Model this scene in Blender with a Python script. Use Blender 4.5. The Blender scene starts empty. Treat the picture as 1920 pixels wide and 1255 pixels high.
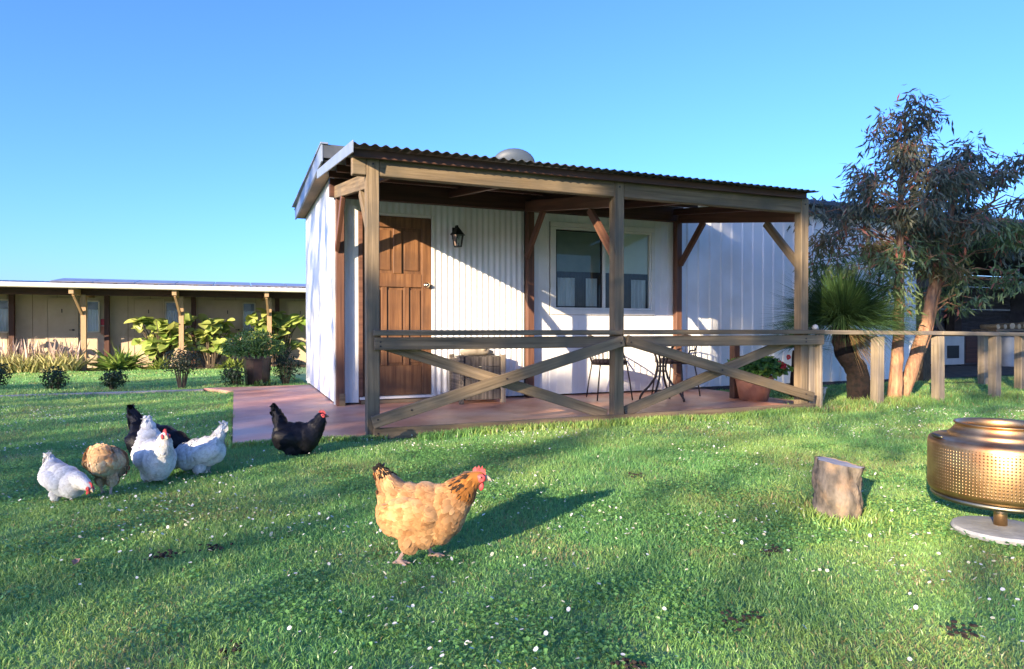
import bpy, bmesh, math, random
import numpy as np
from mathutils import Vector, Matrix, Quaternion

random.seed(7)
rng = np.random.default_rng(7)
sc = bpy.context.scene
col = sc.collection
R = math.radians

# ------------------------------------------------------------------ camera
cam_d = bpy.data.cameras.new('camera')
cam_d.sensor_width = 36.0
cam_d.lens = 23.36
cam_d.clip_start = 0.05
cam_d.clip_end = 6000
cam = bpy.data.objects.new('camera', cam_d)
cam.location = (-1.028, -5.532, 0.9155)
cam.rotation_euler = (R(90) - 0.0099, 0, -0.3911)
col.objects.link(cam)
sc.camera = cam

# ------------------------------------------------------------------ sky and sun
SUN = Vector((1.39, 1.0, -0.468)).normalized()      # direction the light travels
elev = math.asin(-SUN.z)
world = bpy.data.worlds.new('World')
sc.world = world
world.use_nodes = True
nt = world.node_tree
bg = nt.nodes['Background']
sky = nt.nodes.new('ShaderNodeTexSky')
sky.sky_type = 'NISHITA'
sky.sun_disc = False
sky.sun_elevation = elev
sky.sun_rotation = math.atan2(-SUN.x, -SUN.y)
sky.altitude = 0
sky.air_density = 1.0
sky.dust_density = 1.1
sky.ozone_density = 8.0
tint = nt.nodes.new('ShaderNodeMix')
tint.data_type = 'RGBA'
tint.blend_type = 'MULTIPLY'
tint.inputs['Factor'].default_value = 1.0
tint.inputs['B'].default_value = (0.92, 0.84, 1.0, 1)
nt.links.new(sky.outputs['Color'], tint.inputs['A'])
nt.links.new(tint.outputs['Result'], bg.inputs['Color'])
bg.inputs['Strength'].default_value = 0.12
sun_d = bpy.data.lights.new('sun', 'SUN')
sun_d.energy = 3.8
sun_d.angle = R(0.4)
sun_d.color = (1.0, 0.80, 0.55)
sun = bpy.data.objects.new('sun', sun_d)
sun.rotation_euler = SUN.to_track_quat('-Z', 'Y').to_euler()
sun.location = (-20, -20, 12)
col.objects.link(sun)
sc.view_settings.view_transform = 'Standard'
sc.view_settings.look = 'None'
sc.view_settings.gamma = 1.0
sc.view_settings.use_curve_mapping = False
sc.view_settings.exposure = 1.95


# ------------------------------------------------------------------ materials
def mat(name, c1, c2=None, scale=6.0, stretch=(1, 1, 1), rough=0.7, bump=0.0, bscale=None, metal=0.0,
        c3=None, scale3=1.0, spec=0.4, coord='Object', rnd=0.0, detail=4, bdist=0.01, contrast=(0.35, 0.65)):
    m = bpy.data.materials.new(name)
    m.use_nodes = True
    t = m.node_tree
    N, L = t.nodes, t.links
    b = N['Principled BSDF']
    b.inputs['Roughness'].default_value = rough
    b.inputs['Metallic'].default_value = metal
    b.inputs['Specular IOR Level'].default_value = spec
    tc = N.new('ShaderNodeTexCoord')
    mp = N.new('ShaderNodeMapping')
    mp.inputs['Scale'].default_value = stretch
    L.new(tc.outputs[coord], mp.inputs['Vector'])
    src = mp.outputs['Vector']
    oi = N.new('ShaderNodeObjectInfo')
    if rnd:
        ad = N.new('ShaderNodeVectorMath')
        ad.operation = 'ADD'
        cx = N.new('ShaderNodeCombineXYZ')
        mu = N.new('ShaderNodeMath')
        mu.operation = 'MULTIPLY'
        mu.inputs[1].default_value = 37.0
        L.new(oi.outputs['Random'], mu.inputs[0])
        for k in range(3):
            L.new(mu.outputs[0], cx.inputs[k])
        L.new(src, ad.inputs[0])
        L.new(cx.outputs[0], ad.inputs[1])
        src = ad.outputs[0]
    nz = N.new('ShaderNodeTexNoise')
    nz.inputs['Scale'].default_value = scale
    nz.inputs['Detail'].default_value = detail
    nz.inputs['Roughness'].default_value = 0.6
    L.new(src, nz.inputs['Vector'])
    rp = N.new('ShaderNodeValToRGB')
    rp.color_ramp.elements[0].position = contrast[0]
    rp.color_ramp.elements[1].position = contrast[1]
    rp.color_ramp.elements[0].color = (*c1, 1)
    rp.color_ramp.elements[1].color = (*(c2 or c1), 1)
    L.new(nz.outputs['Fac'], rp.inputs['Fac'])
    out = rp.outputs['Color']
    if c3:
        n3 = N.new('ShaderNodeTexNoise')
        n3.inputs['Scale'].default_value = scale3
        n3.inputs['Detail'].default_value = 5
        L.new(tc.outputs[coord], n3.inputs['Vector'])
        r3 = N.new('ShaderNodeValToRGB')
        r3.color_ramp.elements[0].position = 0.48
        r3.color_ramp.elements[1].position = 0.68
        L.new(n3.outputs['Fac'], r3.inputs['Fac'])
        mx = N.new('ShaderNodeMix')
        mx.data_type = 'RGBA'
        L.new(r3.outputs['Color'], mx.inputs['Factor'])
        L.new(out, mx.inputs['A'])
        mx.inputs['B'].default_value = (*c3, 1)
        out = mx.outputs['Result']
    if rnd:
        hs = N.new('ShaderNodeHueSaturation')
        ma = N.new('ShaderNodeMapRange')
        ma.inputs['To Min'].default_value = 1 - rnd
        ma.inputs['To Max'].default_value = 1 + rnd
        L.new(oi.outputs['Random'], ma.inputs['Value'])
        L.new(ma.outputs[0], hs.inputs['Value'])
        L.new(out, hs.inputs['Color'])
        out = hs.outputs['Color']
    L.new(out, b.inputs['Base Color'])
    if bump:
        bp = N.new('ShaderNodeBump')
        bp.inputs['Strength'].default_value = bump
        bp.inputs['Distance'].default_value = bdist
        n2 = N.new('ShaderNodeTexNoise')
        n2.inputs['Scale'].default_value = bscale or scale * 2
        n2.inputs['Detail'].default_value = 5
        L.new(src, n2.inputs['Vector'])
        L.new(n2.outputs['Fac'], bp.inputs['Height'])
        L.new(bp.outputs['Normal'], b.inputs['Normal'])
    return m


def attr_mat(name, rough=0.6, transl=0.0, spec=0.3, sheen=0.0):
    """Colour comes from the mesh's own colour attribute; optional leaf translucency."""
    m = bpy.data.materials.new(name)
    m.use_nodes = True
    t = m.node_tree
    N, L = t.nodes, t.links
    b = N['Principled BSDF']
    b.inputs['Roughness'].default_value = rough
    b.inputs['Specular IOR Level'].default_value = spec
    b.inputs['Sheen Weight'].default_value = sheen
    a = N.new('ShaderNodeAttribute')
    a.attribute_name = 'col'
    L.new(a.outputs['Color'], b.inputs['Base Color'])
    if transl:
        tr = N.new('ShaderNodeBsdfTranslucent')
        L.new(a.outputs['Color'], tr.inputs['Color'])
        mx = N.new('ShaderNodeMixShader')
        mx.inputs[0].default_value = transl
        L.new(b.outputs[0], mx.inputs[1])
        L.new(tr.outputs[0], mx.inputs[2])
        L.new(mx.outputs[0], N['Material Output'].inputs['Surface'])
    return m


def glass_mat(name, tint=(0.9, 0.95, 0.95)):
    m = bpy.data.materials.new(name)
    m.use_nodes = True
    t = m.node_tree
    N, L = t.nodes, t.links
    N.remove(N['Principled BSDF'])
    fr = N.new('ShaderNodeFresnel')
    fr.inputs['IOR'].default_value = 1.5
    tp = N.new('ShaderNodeBsdfTransparent')
    tp.inputs['Color'].default_value = (*tint, 1)
    gl = N.new('ShaderNodeBsdfGlossy')
    gl.inputs['Roughness'].default_value = 0.02
    mx = N.new('ShaderNodeMixShader')
    L.new(fr.outputs[0], mx.inputs[0])
    L.new(tp.outputs[0], mx.inputs[1])
    L.new(gl.outputs[0], mx.inputs[2])
    L.new(mx.outputs[0], N['Material Output'].inputs['Surface'])
    return m


M = {}
M['pine'] = mat('treated_pine', (0.095, 0.067, 0.039), (0.25, 0.185, 0.112), 3.2, (0.4, 11, 11), 0.78, 0.5, 6, rnd=0.18,
                c3=(0.125, 0.10, 0.068), scale3=2.4, detail=7, contrast=(0.30, 0.68))
M['pine_red'] = mat('stained_pine', (0.085, 0.038, 0.024), (0.155, 0.072, 0.044), 3.0, (0.35, 9, 9), 0.6, 0.2, 5, rnd=0.15)
M['grey_pine'] = mat('weathered_pine', (0.19, 0.15, 0.10), (0.36, 0.29, 0.20), 3.2, (0.4, 11, 11), 0.85, 0.5, 6, rnd=0.18,
                     c3=(0.18, 0.15, 0.13), scale3=2.0)
M['white'] = mat('white_steel', (0.77, 0.78, 0.79), (0.83, 0.83, 0.82), 3.0, (1, 1, 0.3), 0.45, 0.03, 14, spec=0.4,
                 c3=(0.70, 0.69, 0.66), scale3=1.3)
M['white_trim'] = mat('white_trim', (0.68, 0.68, 0.64), (0.76, 0.75, 0.71), 5.0, rough=0.5)
M['fascia'] = mat('blue_grey_fascia', (0.17, 0.21, 0.28), (0.22, 0.265, 0.34), 4.0, rough=0.4)
M['roof'] = mat('zinc_roof', (0.30, 0.32, 0.32), (0.40, 0.41, 0.40), 5.0, rough=0.5, metal=0.5)
M['roof_old'] = mat('old_dark_zinc', (0.075, 0.080, 0.082), (0.12, 0.125, 0.125), 5.0, rough=0.55, metal=0.3)
M['roof_dark'] = mat('dark_roof_steel', (0.06, 0.07, 0.085), (0.09, 0.10, 0.12), 5.0, rough=0.45)
M['soffit'] = mat('soffit_ply', (0.20, 0.14, 0.09), (0.29, 0.21, 0.14), 4.0, (1, 6, 1), 0.8)
M['door'] = mat('door_timber', (0.115, 0.050, 0.021), (0.225, 0.108, 0.045), 3.0, (9, 9, 0.5), 0.55, 0.2, 6, c3=(0.10, 0.05, 0.026), scale3=2.2)
M['slab'] = mat('red_concrete', (0.45, 0.19, 0.115), (0.64, 0.32, 0.21), 2.6, detail=9, rough=0.5, bump=0.15, bscale=30, c3=(0.62, 0.42, 0.33), scale3=0.8, spec=0.5, coord='Object')
M['path'] = mat('grey_concrete', (0.32, 0.28, 0.25), (0.42, 0.38, 0.34), 4.0, rough=0.8, bump=0.2, bscale=30)
M['lawn'] = mat('lawn_soil', (0.14, 0.28, 0.11), (0.21, 0.36, 0.13), 9.0, rough=0.95, bump=0.6, bscale=60, c3=(0.25, 0.31, 0.13), scale3=0.9, bdist=0.02)
M['soil'] = mat('garden_soil', (0.045, 0.030, 0.020), (0.10, 0.07, 0.045), 14, rough=0.95, bump=0.6, bscale=30)
M['dirt'] = mat('bare_dirt', (0.12, 0.095, 0.065), (0.2, 0.16, 0.11), 6, rough=0.95, bump=0.4, bscale=25)
M['black_metal'] = mat('black_metal', (0.012, 0.012, 0.013), (0.022, 0.021, 0.02), 20, rough=0.45)
M['bronze_metal'] = mat('bronze_metal', (0.030, 0.020, 0.018), (0.05, 0.035, 0.03), 20, rough=0.45)
M['chrome'] = mat('brass_knob', (0.75, 0.66, 0.48), (0.8, 0.7, 0.5), 5, rough=0.15, metal=1.0)
M['glass'] = glass_mat('window_glass')
M['blind'] = mat('roller_blind', (0.72, 0.72, 0.62), (0.76, 0.76, 0.66), 4, rough=0.8)
M['blind_dark'] = mat('screen_blind', (0.24, 0.28, 0.255), (0.28, 0.32, 0.29), 4, rough=0.8)
M['curtain'] = mat('sheer_curtain', (0.55, 0.55, 0.54), (0.78, 0.78, 0.76), 14, (1, 1, 0.1), 0.85)
M['curtain_blue'] = mat('pale_curtain', (0.62, 0.68, 0.74), (0.72, 0.76, 0.80), 8, (1, 1, 0.1), 0.85)
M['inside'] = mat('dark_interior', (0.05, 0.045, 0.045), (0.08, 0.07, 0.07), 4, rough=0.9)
M['inside_steel'] = mat('shed_lining_steel', (0.085, 0.095, 0.115), (0.13, 0.14, 0.17), 6, rough=0.45, metal=0.3)
M['terracotta'] = mat('terracotta', (0.40, 0.17, 0.10), (0.50, 0.24, 0.15), 8, rough=0.8, bump=0.1)
M['old_wood'] = mat('old_grey_wood', (0.060, 0.050, 0.042), (0.20, 0.17, 0.14), 4, (9, 9, 0.5), 0.85, 0.4, 6, contrast=(0.4, 0.7))
M['pale_wood'] = mat('pale_driftwood', (0.45, 0.36, 0.23), (0.62, 0.53, 0.38), 7, rough=0.8, bump=0.3, c3=(0.30, 0.22, 0.13), scale3=7)
M['cushion'] = mat('dark_cushion', (0.035, 0.025, 0.03), (0.06, 0.045, 0.05), 10, rough=0.9)
M['bark_gum'] = mat('gum_bark', (0.20, 0.095, 0.055), (0.44, 0.25, 0.145), 6, (5, 5, 0.8), 0.85, 0.9, 14, c3=(0.19, 0.115, 0.085), scale3=5, bdist=0.015)
M['bark_dark'] = mat('charred_bark', (0.006, 0.005, 0.005), (0.024, 0.014, 0.011), 20, rough=0.95, bump=0.8, bscale=40)
M['bark_brown'] = mat('brown_bark', (0.06, 0.045, 0.03), (0.12, 0.09, 0.06), 8, (3, 3, 1), 0.9, 0.5)
M['beige'] = mat('beige_cladding', (0.50, 0.405, 0.28), (0.57, 0.47, 0.335), 2.5, rough=0.7)
M['gutter'] = mat('cream_gutter', (0.62, 0.58, 0.48), (0.68, 0.64, 0.54), 5, rough=0.5)
M['wing_roof'] = mat('grey_wing_roof', (0.25, 0.24, 0.25), (0.33, 0.32, 0.33), 4, rough=0.5, metal=0.3)
M['panel'] = mat('solar_panel', (0.13, 0.13, 0.17), (0.18, 0.18, 0.22), 3, rough=0.3)
M['wing_post'] = mat('wing_post_paint', (0.34, 0.22, 0.12), (0.44, 0.29, 0.16), 4, (1, 8, 8), rough=0.7)
M['wing_dark'] = mat('dark_stained_beam', (0.055, 0.024, 0.018), (0.10, 0.045, 0.03), 4, (0.3, 8, 8), rough=0.6)
M['pot_dark'] = mat('dark_glazed_pot', (0.018, 0.016, 0.016), (0.05, 0.03, 0.025), 6, rough=0.35)
M['white_app'] = mat('white_enamel', (0.42, 0.42, 0.39), (0.5, 0.5, 0.46), 4, rough=0.4)
M['dish'] = mat('grey_dish', (0.040, 0.058, 0.085), (0.05, 0.07, 0.10), 4, rough=0.5)
M['leafcol'] = attr_mat('leaf', 0.45, 0.30, 0.4)
M['grasscol'] = attr_mat('grass_blade', 0.36, 0.45, 0.5)
M['needlecol'] = attr_mat('needle', 0.5, 0.12, 0.35)
M['feather'] = attr_mat('feather', 0.75, 0.10, 0.15, 0.2)
M['feather_gloss'] = attr_mat('black_feather', 0.5, 0.0, 0.25)
M['flower_red'] = mat('red_petal', (0.55, 0.02, 0.03), (0.65, 0.05, 0.05), 9, rough=0.6)
M['comb'] = mat('red_comb', (0.50, 0.035, 0.04), (0.62, 0.10, 0.10), 60, rough=0.55, bump=0.3, bscale=200)
M['beak'] = mat('horn_beak', (0.55, 0.40, 0.26), (0.62, 0.48, 0.33), 40, rough=0.45)
M['beak_dark'] = mat('dark_beak', (0.06, 0.05, 0.05), (0.10, 0.085, 0.08), 40, rough=0.45)
M['eye'] = mat('hen_eye', (0.03, 0.012, 0.006), (0.05, 0.02, 0.01), 40, rough=0.1)
M['red_sign'] = mat('red_sign', (0.45, 0.04, 0.06), (0.5, 0.06, 0.08), 9, rough=0.6)
M['stone'] = mat('pale_disc_concrete', (0.30, 0.31, 0.33), (0.44, 0.45, 0.46), 12, rough=0.75, bump=0.2, bscale=50)
M['stump'] = mat('stump_bark', (0.075, 0.062, 0.052), (0.27, 0.225, 0.18), 12, (1, 1, 0.5), 0.9, 1.0, 22, c3=(0.32, 0.22, 0.14), scale3=11, bdist=0.015)
M['stump_top'] = mat('sawn_end', (0.36, 0.34, 0.32), (0.50, 0.47, 0.43), 20, rough=0.85, bump=0.2)
M['clod'] = mat('dark_clod', (0.018, 0.013, 0.010), (0.05, 0.036, 0.026), 60, rough=0.95, bump=0.8, bscale=120)
M['dry_leaf'] = mat('dry_leaf', (0.36, 0.17, 0.10), (0.48, 0.25, 0.15), 30, rough=0.7)


def copper_mat():
    m = mat('heat_tinted_steel', (0.40, 0.24, 0.12), (0.64, 0.43, 0.22), 5.5, rough=0.40, metal=1.0, c3=(0.40, 0.18, 0.08), scale3=6.0)
    t = m.node_tree
    N, L = t.nodes, t.links
    b = N['Principled BSDF']
    tc = N.new('ShaderNodeTexCoord')
    sx = N.new('ShaderNodeSeparateXYZ')
    L.new(tc.outputs['Object'], sx.inputs[0])

    def mth(op, a, bb=None):
        n = N.new('ShaderNodeMath')
        n.operation = op
        for k, v in enumerate((a, bb)):
            if v is None:
                continue
            if isinstance(v, (int, float)):
                n.inputs[k].default_value = v
            else:
                L.new(v, n.inputs[k])
        return n.outputs[0]
    ang = mth('ARCTAN2', sx.outputs['Y'], sx.outputs['X'])
    ca = mth('COSINE', mth('MULTIPLY', ang, 130.0))
    cz = mth('COSINE', mth('MULTIPLY', sx.outputs['Z'], 2 * math.pi / 0.0135))
    pr = mth('MULTIPLY', mth('MAXIMUM', ca, 0.0), mth('MAXIMUM', cz, 0.0))
    # dimples only on the straight drum wall
    lim = mth('MULTIPLY', mth('GREATER_THAN', sx.outputs['Z'], 0.200), mth('LESS_THAN', sx.outputs['Z'], 0.390))
    h = mth('MULTIPLY', pr, lim)
    bp = N.new('ShaderNodeBump')
    bp.inputs['Strength'].default_value = 0.7
    bp.inputs['Distance'].default_value = 0.004
    L.new(h, bp.inputs['Height'])
    L.new(bp.outputs[0], b.inputs['Normal'])
    return m


M['copper'] = copper_mat()
M['steel_base'] = mat('sooty_steel', (0.16, 0.15, 0.11), (0.30, 0.28, 0.21), 6, rough=0.4, metal=1.0)


# ------------------------------------------------------------------ building helpers
def tag(o, label, cat, group=None, kind=None):
    if label:
        o['label'] = label
    if cat:
        o['category'] = cat
    if group:
        o['group'] = group
    if kind:
        o['kind'] = kind
    return o


def thing(name, label, cat, loc=(0, 0, 0), group=None):
    o = bpy.data.objects.new(name, None)
    o.empty_display_size = 0.2
    o.location = loc
    col.objects.link(o)
    return tag(o, label, cat, group)


def ploc(parent):
    v = Vector((0, 0, 0))
    while parent is not None:
        v += parent.location
        parent = parent.parent
    return v


def link(name, me, material, parent=None, smooth=False):
    o = bpy.data.objects.new(name, me)
    if material is not None:
        me.materials.append(material)
    if smooth:
        me.polygons.foreach_set('use_smooth', [True] * len(me.polygons))
    col.objects.link(o)
    o.parent = parent
    return o


def beam(name, p0, p1, w, h, material, parent, bev=0.004):
    """Bevelled timber from p0 to p1 (world); w is sideways, h is up (for a post: w along X, h along Y)."""
    p0, p1 = Vector(p0), Vector(p1)
    ax = (p1 - p0)
    ln = ax.length
    ax.normalize()
    ref = Vector((0, 0, 1)) if abs(ax.z) < 0.97 else Vector((0, 1, 0))
    zl = (ref - ax * ref.dot(ax)).normalized()
    yl = zl.cross(ax)
    bm = bmesh.new()
    bmesh.ops.create_cube(bm, size=1)
    bmesh.ops.scale(bm, vec=(ln, w, h), verts=bm.verts)
    if bev:
        bmesh.ops.bevel(bm, geom=bm.edges[:], offset=min(bev, w * .3, h * .3), segments=1, affect='EDGES')
    me = bpy.data.meshes.new(name)
    bm.to_mesh(me)
    bm.free()
    o = link(name, me, material, parent)
    mid = (p0 + p1) / 2
    if parent is not None and parent.type == 'MESH':
        mw = parent.matrix_basis.copy()
        pp = parent.parent
        while pp is not None:
            mw = pp.matrix_basis @ mw
            pp = pp.parent
        o.matrix_basis = mw.inverted() @ (Matrix.Translation(mid) @ Matrix((ax, yl, zl)).transposed().to_4x4())
    else:
        o.matrix_basis = Matrix.Translation(mid - ploc(parent)) @ Matrix((ax, yl, zl)).transposed().to_4x4()
    return o


def box(name, lo, hi, material, parent, bev=0.003):
    lo, hi = Vector(lo), Vector(hi)
    bm = bmesh.new()
    bmesh.ops.create_cube(bm, size=1)
    s = hi - lo
    bmesh.ops.scale(bm, vec=s, verts=bm.verts)
    if bev:
        bmesh.ops.bevel(bm, geom=bm.edges[:], offset=min(bev, min(s) * .3), segments=1, affect='EDGES')
    me = bpy.data.meshes.new(name)
    bm.to_mesh(me)
    bm.free()
    o = link(name, me, material, parent)
    o.location = (lo + hi) / 2 - ploc(parent)
    return o


class MB:
    def __init__(s):
        s.v, s.f, s.c = [], [], []

    def add(s, vs, fs, c=None):
        n = len(s.v)
        s.v += [tuple(x) for x in vs]
        s.f += [tuple(i + n for i in f) for f in fs]
        if c is not None:
            s.c += [c] * len(vs) if not isinstance(c, list) else c

    def tube(s, pts, rad, seg=8, cap=True, c=None):
        pts = [Vector(p) for p in pts]
        if not isinstance(rad, (list, tuple)):
            rad = [rad] * len(pts)
        vs, fs = [], []
        t0 = (pts[1] - pts[0]).normalized()
        n = t0.orthogonal().normalized()
        for i, p in enumerate(pts):
            t = (pts[min(i + 1, len(pts) - 1)] - pts[max(i - 1, 0)]).normalized()
            n = (n - t * n.dot(t))
            n = n.normalized() if n.length > 1e-6 else t.orthogonal().normalized()
            b = t.cross(n)
            for k in range(seg):
                a = 2 * math.pi * k / seg
                vs.append(p + (n * math.cos(a) + b * math.sin(a)) * rad[i])
        for i in range(len(pts) - 1):
            for k in range(seg):
                k2 = (k + 1) % seg
                fs.append((i * seg + k, i * seg + k2, (i + 1) * seg + k2, (i + 1) * seg + k))
        if cap:
            fs.append(tuple(reversed(range(seg))))
            fs.append(tuple((len(pts) - 1) * seg + k for k in range(seg)))
        s.add(vs, fs, c)

    def lathe(s, prof, center, seg=32, flute=0.0, nfl=0, closed=False):
        c = Vector(center)
        vs, fs = [], []
        for (r, z) in prof:
            for k in range(seg):
                a = 2 * math.pi * k / seg
                rr = r * (1 + flute * math.cos(nfl * a)) if nfl else r
                vs.append(c + Vector((rr * math.cos(a), rr * math.sin(a), z)))
        for i in range(len(prof) - 1):
            for k in range(seg):
                k2 = (k + 1) % seg
                fs.append((i * seg + k, i * seg + k2, (i + 1) * seg + k2, (i + 1) * seg + k))
        s.add(vs, fs)

    def sphere(s, c, r, rot=None, n=2):
        bm = bmesh.new()
        bmesh.ops.create_icosphere(bm, subdivisions=n, radius=1)
        rr = Vector(r) if not isinstance(r, (int, float)) else Vector((r, r, r))
        m = Matrix.Translation(Vector(c)) @ (rot or Matrix.Identity(4)) @ Matrix.Diagonal((*rr, 1))
        s.add([m @ v.co for v in bm.verts], [tuple(v.index for v in f.verts) for f in bm.faces])
        bm.free()

    def boxm(s, lo, hi):
        x0, y0, z0 = lo
        x1, y1, z1 = hi
        s.add([(x0, y0, z0), (x1, y0, z0), (x1, y1, z0), (x0, y1, z0), (x0, y0, z1), (x1, y0, z1), (x1, y1, z1), (x0, y1, z1)],
              [(0, 3, 2, 1), (4, 5, 6, 7), (0, 1, 5, 4), (1, 2, 6, 5), (2, 3, 7, 6), (3, 0, 4, 7)])

    def build(s, name, material, parent=None, smooth=False):
        off = ploc(parent)
        me = bpy.data.meshes.new(name)
        me.from_pydata([(x - off.x, y - off.y, z - off.z) for x, y, z in s.v], [], s.f)
        if s.c:
            a = me.color_attributes.new('col', 'FLOAT_COLOR', 'POINT')
            a.data.foreach_set('color', np.array([(*c[:3], 1.0) for c in s.c], dtype=np.float32).ravel())
        me.update()
        return link(name, me, material, parent, smooth)


def mesh_np(name, v, f, c, material, parent=None, smooth=False):
    """Fast mesh from numpy arrays; f is (n,3) or (n,4)."""
    me = bpy.data.meshes.new(name)
    n, k = f.shape
    off = np.array(ploc(parent))
    me.vertices.add(len(v))
    me.vertices.foreach_set('co', (v - off).astype(np.float32).ravel())
    me.loops.add(n * k)
    me.loops.foreach_set('vertex_index', f.astype(np.int32).ravel())
    me.polygons.add(n)
    me.polygons.foreach_set('loop_start', np.arange(0, n * k, k, dtype=np.int32))
    me.polygons.foreach_set('loop_total', np.full(n, k, dtype=np.int32))
    if c is not None:
        a = me.color_attributes.new('col', 'FLOAT_COLOR', 'POINT')
        cc = np.ones((len(v), 4), np.float32)
        cc[:, :3] = c
        a.data.foreach_set('color', cc.ravel())
    me.update(calc_edges=True)
    return link(name, me, material, parent, smooth)


def sheet(name, origin, u, v, n, width, length, material, parent, pitch=0.084, amp=0.009, prof='sine', thick=0.003):
    """A profiled steel sheet: u runs across the ribs, v along them, n is the outward side."""
    o, u, v, n = Vector(origin), Vector(u).normalized(), Vector(v).normalized(), Vector(n).normalized()
    xs = []
    if prof == 'sine':
        k = max(2, int(round(width / pitch * 8)))
        xs = [(width * i / k, amp * math.cos(2 * math.pi * (width * i / k) / pitch)) for i in range(k + 1)]
    elif prof == 'trap':
        x = 0.0
        w = pitch
        while x < width - 1e-6:
            for fx, h in ((0, -amp), (0.62, -amp), (0.70, amp), (0.86, amp), (0.94, -amp)):
                if x + fx * w <= width:
                    xs.append((x + fx * w, h))
            x += w
        xs.append((width, -amp))
    else:   # vee-jointed boards
        x = 0.0
        while x < width - 1e-6:
            for fx, h in ((0, -amp), (0.04, 0), (0.96, 0)):
                if x + fx * pitch <= width:
                    xs.append((x + fx * pitch, h))
            x += pitch
        xs.append((width, -amp))
    m = MB()
    vs = []
    for (x, h) in xs:
        p = o + u * x + n * h
        vs += [p, p + v * length, p - n * thick, p - n * thick + v * length]
    fs = []
    for i in range(len(xs) - 1):
        a, b = i * 4, i * 4 + 4
        fs += [(a, b, b + 1, a + 1), (a + 2, a + 3, b + 3, b + 2), (a, a + 2, b + 2, b), (a + 1, b + 1, b + 3, a + 3)]
    m.add(vs, fs)
    return m.build(name, material, parent)


def copy_tree(o, parent=None):
    c = o.copy()
    col.objects.link(c)
    c.parent = parent
    for ch in list(o.children):
        copy_tree(ch, c)
    return c


def vnoise(x, y, scale, seed=0):
    """Smooth value noise, numpy arrays in, 0..1 out."""
    g = np.random.default_rng(seed).random((256, 256))
    x = np.asarray(x) * scale + 1000.5
    y = np.asarray(y) * scale + 1000.5
    xi, yi = np.floor(x).astype(int), np.floor(y).astype(int)
    fx, fy = x - xi, y - yi
    fx, fy = fx * fx * (3 - 2 * fx), fy * fy * (3 - 2 * fy)
    a, b = g[xi % 256, yi % 256], g[(xi + 1) % 256, yi % 256]
    c, d = g[xi % 256, (yi + 1) % 256], g[(xi + 1) % 256, (yi + 1) % 256]
    return (a * (1 - fx) + b * fx) * (1 - fy) + (c * (1 - fx) + d * fx) * fy


def ground_z(x, y):
    x, y = np.asarray(x, float), np.asarray(y, float)
    base = -0.03 * np.clip(y - 6.5, 0, 9.5)
    return base + 0.030 * (vnoise(x, y, 1.3, 3) - 0.5) + 0.012 * (vnoise(x, y, 4.0, 4) - 0.5) - 0.006


D = 2.2755          # the cottage front wall
L = 2.342           # spacing of the verandah posts
# ================================================================== SETTING
xs = np.concatenate([-np.geomspace(2500, 9.5, 26), np.arange(-9.3, 14.0, 0.16), np.geomspace(14.2, 2500, 26)])
ys = np.concatenate([-np.geomspace(2500, 6.2, 26), np.arange(-6.0, 20.0, 0.16), np.geomspace(20.2, 2500, 26)])
gx, gy = np.meshgrid(xs, ys, indexing='ij')
gz = ground_z(gx, gy)
gv = np.stack([gx, gy, gz], -1).reshape(-1, 3)
ii, jj = np.meshgrid(np.arange(len(xs) - 1), np.arange(len(ys) - 1), indexing='ij')
b0 = (ii * len(ys) + jj).ravel()
gf = np.stack([b0, b0 + len(ys), b0 + len(ys) + 1, b0 + 1], -1)
lawn = mesh_np('lawn', gv, gf, None, M['lawn'], None, True)
tag(lawn, 'mown green lawn in front of the cottage', 'lawn', kind='structure')

# red concrete slab: verandah floor plus the pad left of the cottage (L shape), and the path to the left
m = MB()
zt = 0.03
outl = [(-1.07, -0.05), (5.25, -0.05), (5.25, 2.40), (0.02, 2.40), (0.02, 5.25), (-1.5, 5.25), (-1.09, 4.55)]
n = len(outl)
m.add([(x, y, zt) for x, y in outl] + [(x, y, -0.10) for x, y in outl],
      [tuple(range(n))] + [(i, i + n, (i + 1) % n + n, (i + 1) % n) for i in range(n)])
slab = m.build('concrete_slab', M['slab'])
tag(slab, 'red concrete floor of the verandah and pad beside the cottage', 'floor', kind='structure')
m = MB()
m.add([(-14, 5.42, 0.016), (-14, 5.22, 0.016), (-1.5, 5.08, 0.016), (-1.5, 5.25, 0.016), (-14, 5.42, -0.1), (-14, 5.22, -0.1), (-1.5, 5.08, -0.1), (-1.5, 5.25, -0.1)],
      [(0, 1, 2, 3), (0, 4, 5, 1), (1, 5, 6, 2), (3, 2, 6, 7), (0, 3, 7, 4)])
tag(m.build('garden_path', M['path']), 'narrow concrete path edge crossing the lawn', 'path', kind='structure')
m = MB()
m.add([(-16, 15.45, -0.255), (0.9, 15.2, -0.245), (0.9, 17.3, -0.26), (-16, 17.3, -0.26)], [(0, 1, 2, 3)])
tag(m.build('garden_bed', M['soil']), 'dark soil bed along the low guest wing', 'garden bed', kind='structure')
m = MB()
m.add([(9.8, 2.6, 0.012), (24, 2.6, 0.012), (24, 9.2, 0.012), (9.8, 9.2, 0.012)], [(0, 1, 2, 3)])
tag(m.build('shed_floor', M['dirt']), 'bare dirt floor of the open shed bay', 'floor', kind='structure')

# ================================================================== COTTAGE
cot = thing('cottage', 'small white corrugated cottage behind the verandah with timber door', 'cottage', (0, D, 0))
X, Y, Z = Vector((1, 0, 0)), Vector((0, 1, 0)), Vector((0, 0, 1))


def front_sheets(x0, x1, z0, z1, prof='sine', pitch=0.076, amp=0.007, y=D):
    x = x0
    while x < x1 - 0.01:
        w = min(0.762, x1 - x)
        sheet('cladding_sheet', (x, y, z0), X, Z, -Y, w, z1 - z0, M['white'], cot, pitch, amp, prof)
        x += w


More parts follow.
